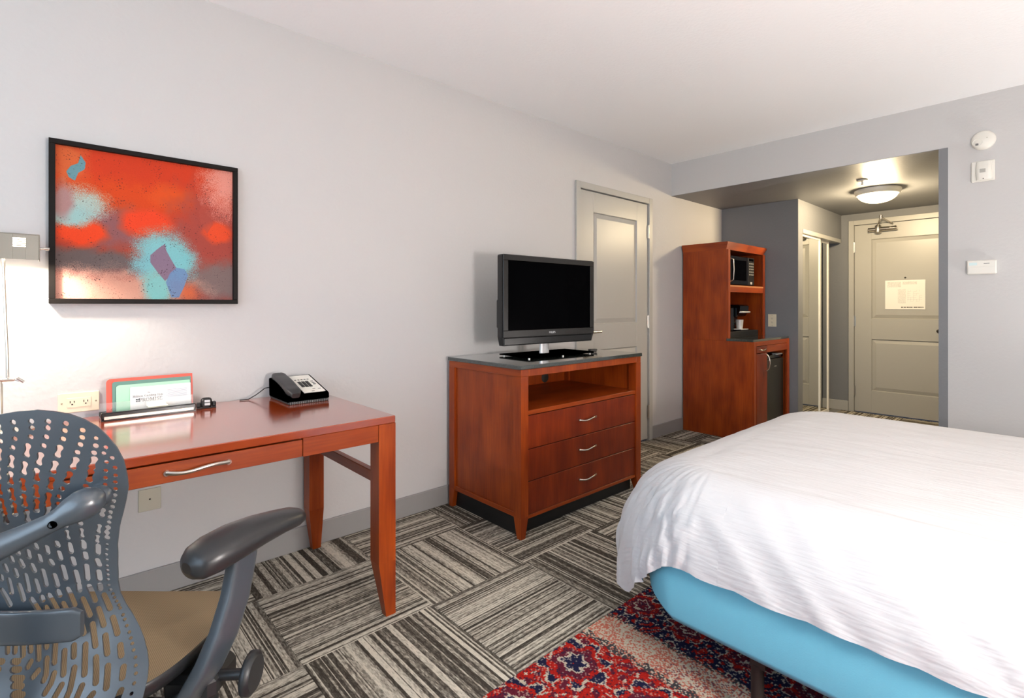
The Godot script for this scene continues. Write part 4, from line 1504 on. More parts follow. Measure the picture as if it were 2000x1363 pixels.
# ---------------------------------------------------------------- framed print
func build_picture():
	var o := thing("framed_print", "abstract orange and turquoise print in a thin black frame above the desk", "picture", Vector3(0.001, 1.4535, -0.31), PI / 2.0)
	var w := 0.304
	var h := 0.294
	var b := 0.018
	var fr := MB.new()
	for q in [[-w, h - b, w, h], [-w, -h, w, -h + b], [-w, -h + b, -w + b, h - b], [w - b, -h + b, w, h - b]]:
		fr.box(Vector3(q[0], q[1], 0.0), Vector3(q[2], q[3], 0.028), 0.0012)
	part("frame", fr, mat(rgb(22, 18, 16), 0.5, 0.0, 0.25), o)
	part("backing", bx(Vector3(-w + b, -h + b, 0.004), Vector3(w - b, h - b, 0.012), 0.0), M.paper, o)
	var art := MB.new()
	art.quad(Vector3(-w + b, h - b, 0.0125), Vector3(w - b, h - b, 0.0125), Vector3(w - b, -h + b, 0.0125), Vector3(-w + b, -h + b, 0.0125), Vector3.BACK)
	part("print", art, art_material(), o)


func art_material() -> StandardMaterial3D:
	var n1 := noise(0.012, 201, 3)
	var n2 := noise(0.6, 202, 1)
	var n3 := noise(0.02, 203, 2)
	# soft clouds of colour: [x, y, rx, ry, colour, strength, grain]
	var clouds := [
		[0.5, 0.18, 0.75, 0.34, rgb(208, 62, 26), 1.0, 0.1], [0.36, 0.3, 0.4, 0.14, rgb(216, 74, 22), 0.8, 0.1], [0.62, 0.26, 0.16, 0.1, rgb(226, 86, 26), 0.8, 0.1],
		[0.88, 0.5, 0.3, 0.4, rgb(168, 74, 62), 0.75, 0.2], [0.3, 0.5, 0.3, 0.14, rgb(146, 96, 98), 0.7, 0.2], [0.14, 0.75, 0.4, 0.09, rgb(108, 100, 100), 0.85, 0.15],
		[0.95, 0.85, 0.3, 0.14, rgb(128, 112, 110), 0.9, 0.2], [0.3, 0.94, 0.45, 0.14, rgb(214, 164, 144), 0.85, 0.3], [0.05, 0.92, 0.16, 0.12, rgb(232, 178, 160), 0.7, 0.3],
		[0.12, 0.55, 0.13, 0.095, rgb(238, 74, 28), 1.2, 0.05], [0.47, 0.46, 0.14, 0.1, rgb(236, 72, 32), 1.2, 0.05], [0.9, 0.485, 0.09, 0.075, rgb(230, 80, 38), 1.2, 0.05],
		[0.97, 0.1, 0.15, 0.22, rgb(232, 156, 140), 0.95, 0.7], [0.06, 0.1, 0.1, 0.16, rgb(216, 104, 54), 0.7, 0.1],
		[0.13, 0.37, 0.12, 0.1, rgb(176, 206, 198), 0.9, 0.6], [0.06, 0.45, 0.12, 0.07, rgb(160, 208, 206), 1.1, 0.4], [0.03, 0.36, 0.06, 0.12, rgb(178, 142, 140), 0.8, 0.1],
		[0.56, 0.68, 0.15, 0.16, rgb(132, 204, 210), 1.25, 0.55], [0.48, 0.76, 0.09, 0.09, rgb(128, 198, 208), 1.0, 0.6], [0.67, 0.72, 0.09, 0.12, rgb(128, 204, 210), 1.0, 0.6], [0.53, 0.92, 0.08, 0.15, rgb(136, 208, 206), 1.1, 0.4], [0.72, 0.95, 0.06, 0.06, rgb(214, 110, 70), 0.7, 0.5]]
	var leaves := [
		[PackedVector2Array([Vector2(0.12, 0.045), Vector2(0.145, 0.09), Vector2(0.14, 0.135), Vector2(0.108, 0.165), Vector2(0.092, 0.22), Vector2(0.062, 0.2), Vector2(0.05, 0.165), Vector2(0.072, 0.125), Vector2(0.108, 0.1)]), rgb(98, 158, 172), 0.95],
		[PackedVector2Array([Vector2(0.572, 0.595), Vector2(0.578, 0.64), Vector2(0.605, 0.7), Vector2(0.64, 0.77), Vector2(0.6, 0.83), Vector2(0.572, 0.865), Vector2(0.52, 0.79), Vector2(0.487, 0.735), Vector2(0.487, 0.685), Vector2(0.53, 0.635)]), rgb(140, 112, 136), 0.9],
		[PackedVector2Array([Vector2(0.64, 0.765), Vector2(0.69, 0.775), Vector2(0.71, 0.82), Vector2(0.685, 0.91), Vector2(0.655, 0.985), Vector2(0.61, 0.985), Vector2(0.577, 0.875), Vector2(0.6, 0.81)]), rgb(112, 150, 196), 0.9],
		[PackedVector2Array([Vector2(0.81, 0.26), Vector2(0.85, 0.33), Vector2(0.87, 0.42), Vector2(0.83, 0.5), Vector2(0.79, 0.42), Vector2(0.775, 0.34)]), rgb(176, 80, 66), 0.5]]
	var m := mat(rgb(232, 224, 222), 0.6, 0.0, 0.3)
	m.albedo_texture = picture(440, 430, func(x, y):
		var u: float = x / 440.0
		var v: float = y / 430.0
		var c := rgb(176, 70, 50).lerp(rgb(146, 88, 84), clampf(0.5 + n1.get_noise_2d(x, y), 0.0, 1.0))
		var wob := 0.35 * n3.get_noise_2d(x, y)
		var g := n2.get_noise_2d(x * 1.5, y * 1.5)
		for q in clouds:
			var du: float = (u - q[0]) / q[2]
			var dv: float = (v - q[1]) / q[3]
			var r := du * du + dv * dv
			if r > 2.2:
				continue
			var s: float = q[5] * (1.25 - sqrt(r)) * 1.8 + wob + g * q[6] * 1.8
			c = c.lerp(q[4], clampf(s, 0.0, 1.0))
		var p := Vector2(u, v)
		for l in leaves:
			if Geometry2D.is_point_in_polygon(p, l[0]):
				c = c.lerp(l[1], l[2])
		if n2.get_noise_2d(x * 0.33 + 400.0, y * 0.33) > 0.86 + 0.4 * n3.get_noise_2d(x + 70.0, y):
			c = c.lerp(rgb(46, 30, 34), 0.7)
		return c * (1.0 + 0.05 * g))
	return m


# ---------------------------------------------------------------- desk lamp
func build_desk_lamp():
	var o := thing("desk_lamp", "brushed nickel desk lamp with a slotted box shade, lit, on the desk", "lamp", Vector3(0.15, 0.741, 0.11))
	part("base", lathed([Vector2(0, 0), Vector2(0.085, 0.0), Vector2(0.085, 0.012), Vector2(0.07, 0.02), Vector2(0.014, 0.024), Vector2(0, 0.024)], Transform3D(), 32), M.steel, o)
	part("column", lathed([Vector2(0.0075, 0.02), Vector2(0.0075, 0.16), Vector2(0.005, 0.163), Vector2(0.005, 0.168)], Transform3D(), 16), M.steel, o)
	var j := MB.new()
	j.tube([Vector3(0, 0.172, 0.045), Vector3(0, 0.172, -0.03), Vector3(0, 0.173, -0.034)], [0.006, 0.006, 0.0045], 12)
	part("joint", j, M.steel, o)
	var lv := MB.new()
	lv.tube([Vector3(0, 0.172, -0.034), Vector3(0.004, 0.166, -0.046)], 0.0028, 8)
	lv.tube([Vector3(0.004, 0.176, -0.040), Vector3(0.006, 0.162, -0.056)], 0.0042, 8)
	part("wing_screw", lv, M.steel, o)
	var arm := MB.new()
	arm.tube([Vector3(0, 0.174, -0.018), Vector3(0, 0.25, -0.017), Vector3(0, 0.4, -0.012), Vector3(0, 0.5, -0.009), Vector3(0, 0.58, -0.008)], 0.0042, 10)
	part("arm", arm, M.nickel, o)
	# the box shade: top, ends, rear, and a front with five slots
	var y0 := 0.562
	var y1 := 0.646
	var za := 0.10
	var zb := -0.094
	var sh := MB.new()
	sh.box(Vector3(-0.075, y1 - 0.003, zb), Vector3(0.012, y1, za), 0.0008)
	sh.box(Vector3(-0.075, y0, zb), Vector3(0.012, y1 - 0.003, zb + 0.003), 0.0008)
	sh.box(Vector3(-0.075, y0 + 0.012, zb + 0.003), Vector3(-0.072, y1 - 0.003, za - 0.003), 0.0008)
	sh.box(Vector3(-0.075, y0, za - 0.003), Vector3(0.012, y1 - 0.003, za), 0.0008)
	var s0 := -0.03
	var s1 := -0.06
	sh.box(Vector3(0.0095, y0, s0), Vector3(0.012, y1 - 0.003, za - 0.003), 0.0005)
	sh.box(Vector3(0.0095, y0, zb + 0.003), Vector3(0.012, y1 - 0.003, s1), 0.0005)
	sh.box(Vector3(0.0095, y0, s1), Vector3(0.012, 0.603, s0), 0.0)
	sh.box(Vector3(0.0095, 0.632, s1), Vector3(0.012, y1 - 0.003, s0), 0.0)
	for k in 4:
		sh.box(Vector3(0.0095, 0.6065 + k * 0.006, s1), Vector3(0.012, 0.6092 + k * 0.006, s0), 0.0)
	part("shade", sh, M.lamp_grey, o)
	var pin := MB.new()
	pin.tube([Vector3(-0.02, 0.602, zb), Vector3(-0.02, 0.602, zb - 0.006), Vector3(-0.02, 0.604, zb - 0.02)], [0.006, 0.0035, 0.003], 10)
	pin.tube([Vector3(-0.02, 0.604, zb - 0.012), Vector3(-0.02, 0.602, zb - 0.024)], 0.0055, 10)
	part("swivel", pin, M.steel, o)
	var tb := MB.new()
	tb.tube([Vector3(-0.035, 0.612, 0.085), Vector3(-0.035, 0.612, -0.08)], 0.011, 14)
	part("bulb", tb, M.tube, o)
	lamp_light("desk_lamp_light", Vector3(-0.035, 0.612, 0.0), Color(1.0, 0.95, 0.88), 0.72, 0.025, o)


# ---------------------------------------------------------------- things on the desk
func build_desk_things():
	var T := 0.741
	# document holder
	var h := thing("document_holder", "black tray with a clear front lip holding folders on the desk", "holder", Vector3(0.105, T, -0.288))
	var tray := MB.new()
	tray.box(Vector3(-0.055, 0.0, -0.145), Vector3(0.05, 0.006, 0.145), 0.001, 2)
	tray.box(Vector3(0.03, 0.006, -0.145), Vector3(0.05, 0.03, 0.145), 0.003, 2)
	tray.box(Vector3(-0.055, 0.006, -0.145), Vector3(-0.047, 0.02, 0.145), 0.001, 2)
	part("tray", tray, M.gloss_black, h)
	part("metal_strip", bx(Vector3(0.05, 0.006, -0.137), Vector3(0.0525, 0.017, 0.137), 0.0008, 2), M.nickel, h)
	part("clear_lip", bx(Vector3(-0.004, 0.0065, -0.144), Vector3(-0.001, 0.058, 0.148), 0.0005, 2), M.acrylic, h)
	# folders and cards stand in it one behind the other, leaning back a little
	var lean := Basis(Vector3.BACK, deg_to_rad(8.0))
	var sheets := [
		["red_folder", "red folder with rounded corners standing at the back of the black holder", "folder", 0.064, -0.302, 0.138, 0.132, M.red, 0.014],
		["teal_folder", "dark teal folder standing in front of the red folder", "folder", 0.071, -0.307, 0.126, 0.121, M.teal, 0.008],
		["mint_folder", "mint green folder standing in front of the teal folder", "folder", 0.078, -0.310, 0.118, 0.108, M.mint, 0.01],
		["promise_card", "white printed card standing in front of the mint folder", "card", 0.085, -0.331, 0.098, 0.097, M.paper, 0.002]]
	for s in sheets:
		var o := thing(s[0], s[1], s[2], Vector3(s[3], T + 0.0065, s[4]), 0.0, "folders in the document holder" if s[2] == "folder" else "")
		var w: float = s[5]
		var hh: float = s[6]
		var r: float = s[8]
		var pl := []
		for c in [[w - 0.002, hh - 0.002, 0.0, 0.002], [-w + r, hh - r, PI / 2.0, r]]:
			for k in 5:
				var a: float = c[2] + PI / 2.0 * k / 4.0
				pl.append(Vector2(c[0] + c[3] * cos(a), c[1] + c[3] * sin(a)))
		pl.append_array([Vector2(-w, 0.0), Vector2(w, 0.0)])
		var m := MB.new()
		m.prism(pl, 0.0, 0.0015)
		# outline x (to the right as seen) runs along -z of the room; the face looks along +x
		m.v = PackedVector3Array(Array(m.v).map(func(p): return lean * Vector3(p.z, p.y, -p.x)))
		m.n = PackedVector3Array(Array(m.n).map(func(p): return lean * Vector3(p.z, p.y, -p.x)))
		part("sheet", m, s[7], o)
		var fb := lean * Basis(Vector3(0, 0, -1), Vector3(0, 1, 0), Vector3(1, 0, 0))
		if s[0] == "promise_card":
			words("The", 0.004, M.print_grey, o, lean * Vector3(0.002, 0.074, 0.04), fb, "lettering", true)
			words("Hilton Garden Inn", 0.0082, M.print_grey, o, lean * Vector3(0.002, 0.062, 0.043), fb, "lettering", true)
			words("PROMISE", 0.0125, M.print_grey, o, lean * Vector3(0.002, 0.047, 0.034), fb, "lettering", true)
			var lg := MB.new()
			for a in [-1, 1]:
				for b in [-1, 1]:
					lg.box(Vector3(0.0015, 0.0465 + a * 0.0034 - 0.0026, 0.0745 + b * 0.0034 - 0.0026), Vector3(0.0022, 0.0465 + a * 0.0034 + 0.0026, 0.0745 + b * 0.0034 + 0.0026), 0.0)
			lg.v = PackedVector3Array(Array(lg.v).map(func(p): return lean * p))
			part("emblem", lg, M.dark_print, o)
			var ln := MB.new()
			for k in 6:
				ln.box(Vector3(0.0015, 0.076 - k * 0.0052, -0.085), Vector3(0.002, 0.0772 - k * 0.0052, -0.014 - 0.006 * (k % 2)), 0.0)
			ln.v = PackedVector3Array(Array(ln.v).map(func(p): return lean * p))
			part("text_lines", ln, mat(rgb(176, 174, 184), 0.8), o)
		elif s[0] == "red_folder":
			var ch := MB.new()
			ch.xf = Transform3D(lean, Vector3.ZERO)
			ch.tube([Vector3(0.0018, 0.028, 0.119), Vector3(0.0018, 0.019, 0.129), Vector3(0.0018, 0.010, 0.119)], 0.0009, 6)
			part("chevron", ch, M.pale_red, o)
	# a folded white leaflet and a grey leaflet lie in the tray
	var lf := thing("leaflet", "folded white leaflet lying in front of the printed card", "leaflet", Vector3(0.116, T + 0.0305, -0.315))
	var lm := MB.new()
	lm.box(Vector3(-0.012, 0.0, -0.03), Vector3(0.018, 0.0016, 0.032), 0.0003)
	lm.xf = Transform3D(Basis(Vector3.BACK, deg_to_rad(42.0)), Vector3(-0.012, 0.0, 0.0))
	lm.box(Vector3(-0.0008, 0.0, -0.028), Vector3(0.0008, 0.02, 0.034), 0.0003)
	part("paper", lm, M.cream_paper, lf)
	# small black clock
	var c := thing("travel_clock", "small black clock with a pale display beside the document holder", "clock", Vector3(0.115, T, -0.476), deg_to_rad(80.0))
	var body := []
	for k in [[-0.016, 0.5], [-0.013, 0.9], [0.0, 1.0], [0.012, 0.95], [0.016, 0.7]]:
		body.append([Vector3(0, 0.022, k[0]), Vector3.RIGHT * 0.02 * k[1], Vector3.UP * 0.0205 * k[1]])
	part("body", loft(body, 24, 3.5), M.black, c)
	part("stand", boxes([[-0.034, 0.0, -0.02, 0.034, 0.006, 0.016], [-0.034, 0.006, -0.018, -0.018, 0.022, 0.01], [0.02, 0.006, -0.018, 0.034, 0.024, 0.01]], 0.003), M.black, c)
	part("display", boxes([[-0.006, 0.013, 0.0155, 0.013, 0.022, 0.0172], [-0.006, 0.025, 0.0155, 0.013, 0.034, 0.0172]], 0.0005), M.silver, c)
	build_phone()


func build_phone():
	var o := thing("telephone", "black desk telephone with a pale keypad panel and its handset at rest", "telephone", Vector3(0.165, 0.741, -0.822), PI / 2.0)
	# local x along the desk away from the camera, local z towards the room
	var b := MB.new()
	var prof := [Vector2(0.118, 0.012), Vector2(0.118, 0.03), Vector2(0.112, 0.036), Vector2(-0.108, 0.09), Vector2(-0.116, 0.084), Vector2(-0.11, 0.012)]
	b.prism(prof, -0.088, 0.088)
	b.v = PackedVector3Array(Array(b.v).map(func(p): return Vector3(p.z, p.y, p.x)))
	b.n = PackedVector3Array(Array(b.n).map(func(p): return Vector3(p.z, p.y, p.x)))
	part("body", b, M.black, o)
	part("base", bx(Vector3(-0.085, 0.0, -0.11), Vector3(0.088, 0.012, 0.12), 0.004, 0), M.black, o)
	var vents := MB.new()
	for k in 22:
		vents.box(Vector3(-0.078 + k * 0.0075, 0.001, 0.119), Vector3(-0.0745 + k * 0.0075, 0.011, 0.1225), 0.0006)
	part("ribs", vents, M.print_grey, o)
	# sloping top: y = 0.036 + (0.112 - z) * slope
	var slope := (0.09 - 0.036) / 0.22
	var top := func(x: float, z: float, up: float) -> Vector3:
		return Vector3(x, 0.036 + (0.112 - z) * slope + up, z)
	var plate := MB.new()
	var c := [top.call(-0.012, -0.1, 0.002), top.call(0.08, -0.1, 0.002), top.call(0.08, 0.1, 0.002), top.call(-0.012, 0.1, 0.002)]
	plate.face(c, Vector3(0, 1, slope).normalized())
	for k in 4:
		var k2 := (k + 1) % 4
		plate.face([c[k], c[k2], c[k2] - Vector3.UP * 0.003, c[k] - Vector3.UP * 0.003], ((c[k] + c[k2]) / 2.0 - (c[0] + c[2]) / 2.0).normalized())
	part("keypad_panel", plate, M.white_plastic, o)
	var tilt := Basis(Vector3.RIGHT, atan(slope))
	for r in 4:
		for q in 3:
			var k := MB.new()
			k.xf = Transform3D(tilt, top.call(0.008 + q * 0.0165, -0.015 + r * 0.0165, 0.002))
			k.box(Vector3(-0.0068, 0.0, -0.0062), Vector3(0.0068, 0.003, 0.0062), 0.001)
			part("key", k, M.black, o)
	for q in 5:
		var k := MB.new()
		k.xf = Transform3D(tilt, top.call(0.002 + q * 0.0135, -0.045, 0.002))
		k.box(Vector3(-0.0042, 0.0, -0.003), Vector3(0.0042, 0.0022, 0.003), 0.0008)
		part("key", k, M.print_grey, o)
	for r in 3:
		var k := MB.new()
		k.xf = Transform3D(tilt, top.call(0.064, -0.018 + r * 0.017, 0.002))
		k.box(Vector3(-0.006, 0.0, -0.003), Vector3(0.006, 0.0022, 0.003), 0.0008)
		part("key", k, M.print_grey, o)
	for q in [[0.042, 0.066], [0.064, 0.07], [0.03, 0.09]]:
		var k := MB.new()
		k.xf = Transform3D(tilt, top.call(q[0], q[1], 0.002))
		k.box(Vector3(-0.006, 0.0, -0.002), Vector3(0.006, 0.0015, 0.002), 0.0006)
		part("key", k, M.print_grey, o)
	# handset on the left: thick ends, an arched grip
	var st := []
	for k in 15:
		var s := k / 14.0
		var z := lerpf(-0.122, 0.122, s)
		var e := absf(s * 2.0 - 1.0)
		var tip := 0.55 if k == 0 or k == 14 else (0.9 if k == 1 or k == 13 else 1.0)
		var thick := 0.012 + 0.006 * smoothstep(0.55, 0.85, e)
		var p: Vector3 = top.call(-0.054, z, 0.0)
		st.append([p + Vector3.UP * (0.003 + 0.012 * (1.0 - e * e)), Vector3.RIGHT * 0.029 * tip, (tilt * Vector3.UP) * thick * tip])
	part("handset", loft(st, 20, 4.0), mat(rgb(44, 43, 44), 0.4), o)
	var cord := MB.new()
	cord.tube([Vector3(-0.07, 0.05, -0.11), Vector3(-0.105, 0.045, -0.116), Vector3(-0.14, 0.02, -0.118), Vector3(-0.17, 0.004, -0.12), Vector3(-0.205, 0.003, -0.125)], 0.0022, 8)
	part("cord", cord, M.black, o)


# ---------------------------------------------------------------- things in and by the hutch cabinet
func build_cabinet_things():
	# microwave in the upper niche: local z faces the room, local x runs to the far side
	var mw := thing("microwave", "black microwave oven in the upper niche of the hutch cabinet", "microwave", Vector3(0.225, 1.334, -4.775), PI / 2.0)
	mw.position.y = 1.3345
	part("body", bx(Vector3(-0.27, 0.006, -0.185), Vector3(0.27, 0.275, 0.15), 0.006), M.black, mw)
	part("door", bx(Vector3(-0.268, 0.01, 0.15), Vector3(0.13, 0.272, 0.168), 0.004), M.gloss_black, mw)
	part("window", bx(Vector3(-0.215, 0.05, 0.168), Vector3(0.09, 0.235, 0.1695), 0.0005), M.screen, mw)
	var pan := part("control_panel", bx(Vector3(0.133, 0.01, 0.15), Vector3(0.268, 0.272, 0.168), 0.004), M.black, mw)
	for r in 5:
		for q in 3:
			part("button", bx(Vector3(0.15 + q * 0.036, 0.105 + r * 0.026, 0.168), Vector3(0.178 + q * 0.036, 0.119 + r * 0.026, 0.1695), 0.0005), M.print_grey, pan)
	part("button", bx(Vector3(0.175, 0.02, 0.168), Vector3(0.215, 0.042, 0.1705), 0.001), M.silver, pan)
	part("display", bx(Vector3(0.15, 0.24, 0.168), Vector3(0.25, 0.262, 0.169), 0.0004), M.screen, pan)
	var hn := MB.new()
	hn.tube([Vector3(-0.245, 0.035, 0.166), Vector3(-0.245, 0.05, 0.196), Vector3(-0.245, 0.14, 0.202), Vector3(-0.245, 0.23, 0.196), Vector3(-0.245, 0.245, 0.166)], 0.006, 10)
	part("handle", hn, M.steel, mw)
	for p in [[-0.24, -0.15], [0.24, -0.15], [-0.24, 0.12], [0.24, 0.12]]:
		part("foot", bx(Vector3(p[0] - 0.012, 0.0, p[1] - 0.012), Vector3(p[0] + 0.012, 0.006, p[1] + 0.012), 0.001), M.black, mw)
	# serving tray on the counter
	var ty := 0.8665
	var tr := thing("serving_tray", "black serving tray with raised sides under the coffee maker", "tray", Vector3(0.25, ty, -4.765), PI / 2.0)
	part("tray", boxes([[-0.3, 0.0, -0.17, 0.3, 0.006, 0.17], [-0.3, 0.006, 0.158, 0.3, 0.055, 0.17], [-0.3, 0.006, -0.17, 0.3, 0.055, -0.158], [-0.3, 0.006, -0.158, -0.288, 0.055, 0.158], [0.288, 0.006, -0.158, 0.3, 0.055, 0.158]], 0.002), M.black, tr)
	# single-cup coffee maker standing on the tray
	var cm := thing("coffee_maker", "black and silver single-cup coffee maker in the lower niche", "coffee maker", Vector3(0.26, ty + 0.0063, -4.84), PI / 2.0)
	cm.scale = Vector3.ONE * 1.1
	var prof := [Vector2(-0.115, 0.0), Vector2(-0.115, 0.24), Vector2(-0.06, 0.262), Vector2(0.1, 0.262), Vector2(0.115, 0.25), Vector2(0.112, 0.205), Vector2(0.085, 0.165), Vector2(0.02, 0.15), Vector2(0.0, 0.06), Vector2(0.01, 0.05), Vector2(0.125, 0.05), Vector2(0.125, 0.0)]
	var body := MB.new()
	body.prism(prof, -0.085, 0.085)
	body.v = PackedVector3Array(Array(body.v).map(func(p): return Vector3(-p.z, p.y, p.x)))
	body.n = PackedVector3Array(Array(body.n).map(func(p): return Vector3(-p.z, p.y, p.x)))
	part("body", body, M.gloss_black, cm)
	part("water_tank", bx(Vector3(-0.135, 0.02, -0.1), Vector3(-0.087, 0.245, 0.07), 0.012), M.gloss_black, cm)
	for s in [-1, 1]:
		var tm := MB.new()
		var pp := []
		for k in 9:
			var q := k / 8.0
			pp.append(Vector3(s * 0.087, 0.05 + 0.2 * q, 0.012 + 0.035 * (1.0 - q) * (1.0 - q) - 0.05 * q))
		tm.tube(pp, [0.009, 0.01, 0.011, 0.011, 0.011, 0.01, 0.009, 0.008, 0.006], 10)
		part("side_trim", tm, M.silver, cm)
	var hd := MB.new()
	hd.tube([Vector3(-0.075, 0.2, 0.1), Vector3(-0.07, 0.2, 0.128), Vector3(0.0, 0.2, 0.14), Vector3(0.07, 0.2, 0.128), Vector3(0.075, 0.2, 0.1)], 0.0075, 10)
	part("lift_handle", hd, M.silver, cm)
	part("drip_tray", bx(Vector3(-0.07, 0.05, 0.02), Vector3(0.07, 0.056, 0.12), 0.002), M.silver, cm)
	var cup := thing("paper_cup", "tall pale cup standing on the drip tray of the coffee maker", "cup", Vector3(0.34, ty + 0.0685, -4.84))
	part("cup", lathed([Vector2(0, 0), Vector2(0.027, 0.0), Vector2(0.035, 0.085), Vector2(0.033, 0.085), Vector2(0.025, 0.004), Vector2(0, 0.004)], Transform3D(), 24), M.silver, cup)
	var pk := thing("coffee_packet", "pale pink packet leaning beside the coffee maker", "packet", Vector3(0.365, ty + 0.007, -4.525), PI / 2.0 - 0.1)
	var pm := MB.new()
	pm.xf = Transform3D(Basis(Vector3.BACK, deg_to_rad(10.0)), Vector3.ZERO)
	pm.box(Vector3(-0.014, 0.0, -0.03), Vector3(0.026, 0.13, -0.018), 0.003)
	part("packet", pm, M.blush, pk)
	# small refrigerator under the counter
	var rf := thing("mini_refrigerator", "small black refrigerator under the counter of the hutch cabinet", "refrigerator", Vector3(0.34, 0.0455, -4.92), PI / 2.0)
	part("cabinet", bx(Vector3(-0.2, 0.0, -0.29), Vector3(0.2, 0.665, 0.24), 0.004), M.black, rf)
	part("door", bx(Vector3(-0.2, 0.012, 0.245), Vector3(0.2, 0.625, 0.29), 0.01), mat(rgb(34, 35, 32), 0.35), rf)
	part("top_strip", bx(Vector3(-0.2, 0.63, 0.24), Vector3(0.2, 0.662, 0.286), 0.004), M.gloss_black, rf)
	part("hinge_cover", bx(Vector3(0.03, 0.655, 0.25), Vector3(0.17, 0.668, 0.292), 0.003), M.silver, rf)
	part("badge", bx(Vector3(-0.02, 0.55, 0.29), Vector3(0.03, 0.562, 0.2915), 0.0005), M.print_grey, rf)


# ---------------------------------------------------------------- plates and devices on the walls
func outlet(o: Node3D, plate_w: float, plate_h: float, sideways: bool, material: Material):
	# local z points out of the wall
	part("plate", bx(Vector3(-plate_w, -plate_h, 0.0), Vector3(plate_w, plate_h, 0.005), 0.002), material, o)
	var f := part("face", bx(Vector3(-0.034, -0.0165, 0.005) if sideways else Vector3(-0.0165, -0.034, 0.005), Vector3(0.034, 0.0165, 0.0065) if sideways else Vector3(0.0165, 0.034, 0.0065), 0.0008), material, o)
	for s in [-1, 1]:
		for q in [[-0.0055, 0.0032, 0.0012, 0.004], [0.0055, 0.0032, 0.0012, 0.0035], [0.0, -0.006, 0.0022, 0.0022]]:
			var x: float = q[0] + (s * 0.019 if sideways else 0.0)
			var y: float = q[1] + (0.0 if sideways else s * 0.019)
			part("socket_slot", bx(Vector3(x - q[2], y - q[3], 0.0065), Vector3(x + q[2], y + q[3], 0.0069), 0.0), M.slot, f)
	for s in [-1, 1]:
		part("screw", lathed([Vector2(0, 0.0008), Vector2(0.0026, 0.0006), Vector2(0.003, 0.0)], Transform3D(Basis(Vector3.RIGHT, PI / 2.0), Vector3(s * 0.048 if sideways else 0.0, 0.0 if sideways else s * 0.048, 0.005)), 12), M.ivory_dark, o)


func build_wall_devices():
	var o := thing("wall_outlet", "ivory double outlet mounted sideways on the wall just above the desk", "outlet", Vector3(0.0, 0.798, -0.089), PI / 2.0)
	outlet(o, 0.0585, 0.036, true, M.ivory)
	o = thing("wall_outlet", "pale upright outlet on the dark accent wall beside the hutch cabinet", "outlet", Vector3(0.502, 1.01, ALCOVE_Z))
	outlet(o, 0.038, 0.06, false, M.ivory)
	o = thing("cover_plate", "beige blank cover plate low on the wall under the desk", "wall plate", Vector3(0.0, 0.397, -0.303), PI / 2.0)
	part("plate", bx(Vector3(-0.037, -0.055, 0.0), Vector3(0.037, 0.032, 0.005), 0.002), M.beige_plate, o)
	part("screw", lathed([Vector2(0, 0.001), Vector2(0.003, 0.0006), Vector2(0.0034, 0.0)], Transform3D(Basis(Vector3.RIGHT, PI / 2.0), Vector3(0.0, -0.01, 0.005)), 12), M.slot, o)
	# smoke detector
	o = thing("smoke_detector", "round white smoke detector high on the wall right of the entry opening", "smoke detector", Vector3(2.096, 2.155, FAR_Z))
	var out := Basis(Vector3.RIGHT, PI / 2.0)
	part("housing", lathed([Vector2(0, 0.03), Vector2(0.042, 0.028), Vector2(0.053, 0.02), Vector2(0.057, 0.01), Vector2(0.057, 0.0)], Transform3D(out, Vector3.ZERO), 36), M.white_plastic, o)
	part("vent_ring", lathed([Vector2(0.02, 0.0), Vector2(0.022, 0.003), Vector2(0.024, 0.003), Vector2(0.026, 0.0)], Transform3D(Basis(Vector3.RIGHT, PI / 2.0), Vector3(-0.024, -0.014, 0.0275)), 24), M.white_plastic, o)
	part("sensor_window", bx(Vector3(-0.034, -0.03, 0.024), Vector3(-0.02, -0.018, 0.03), 0.001), M.print_grey, o)
	part("indicator", bx(Vector3(0.016, 0.006, 0.028), Vector3(0.02, 0.01, 0.0305), 0.0008), M.ivory_dark, o)
	# alarm sounder below it
	o = thing("alarm_sounder", "square off-white alarm sounder on the wall below the smoke detector", "alarm", Vector3(2.094, 1.968, FAR_Z))
	part("back_plate", bx(Vector3(-0.053, -0.062, 0.0), Vector3(0.053, 0.062, 0.014), 0.004), M.white_plastic, o)
	var bulge := []
	for k in 9:
		var y := lerpf(-0.054, 0.056, k / 8.0)
		var e := cos((k / 8.0 - 0.5) * PI * 0.75)
		bulge.append([Vector3(0.004, y, 0.013), Vector3.RIGHT * (0.03 + 0.006 * e), Vector3.BACK * (0.008 + 0.014 * e)])
	part("cover", loft(bulge, 24, 3.2), M.white_plastic, o)
	part("lens", bx(Vector3(-0.012, -0.012, 0.033), Vector3(0.014, 0.01, 0.0365), 0.001), mat(rgb(172, 168, 160), 0.5), o)
	part("indicator", bx(Vector3(0.001, -0.05, 0.024), Vector3(0.006, -0.045, 0.029), 0.001), M.slot, o)
	# thermostat
	o = thing("thermostat", "white wall thermostat with a small display on the wall right of the entry", "thermostat", Vector3(2.089, 1.386, FAR_Z))
	part("body", bx(Vector3(-0.067, -0.042, 0.0), Vector3(0.067, 0.042, 0.024), 0.005), M.white_plastic, o)
	part("display", bx(Vector3(-0.056, 0.012, 0.024), Vector3(-0.02, 0.028, 0.0245), 0.0003), M.lcd, o)
	part("mark", bx(Vector3(0.01, 0.02, 0.024), Vector3(0.036, 0.0225, 0.0243), 0.0), M.dark_print, o)
	var flap := MB.new()
	flap.box(Vector3(-0.06, -0.034, 0.024), Vector3(0.06, 0.002, 0.0255), 0.0008)
	part("flap", flap, M.white_plastic, o)


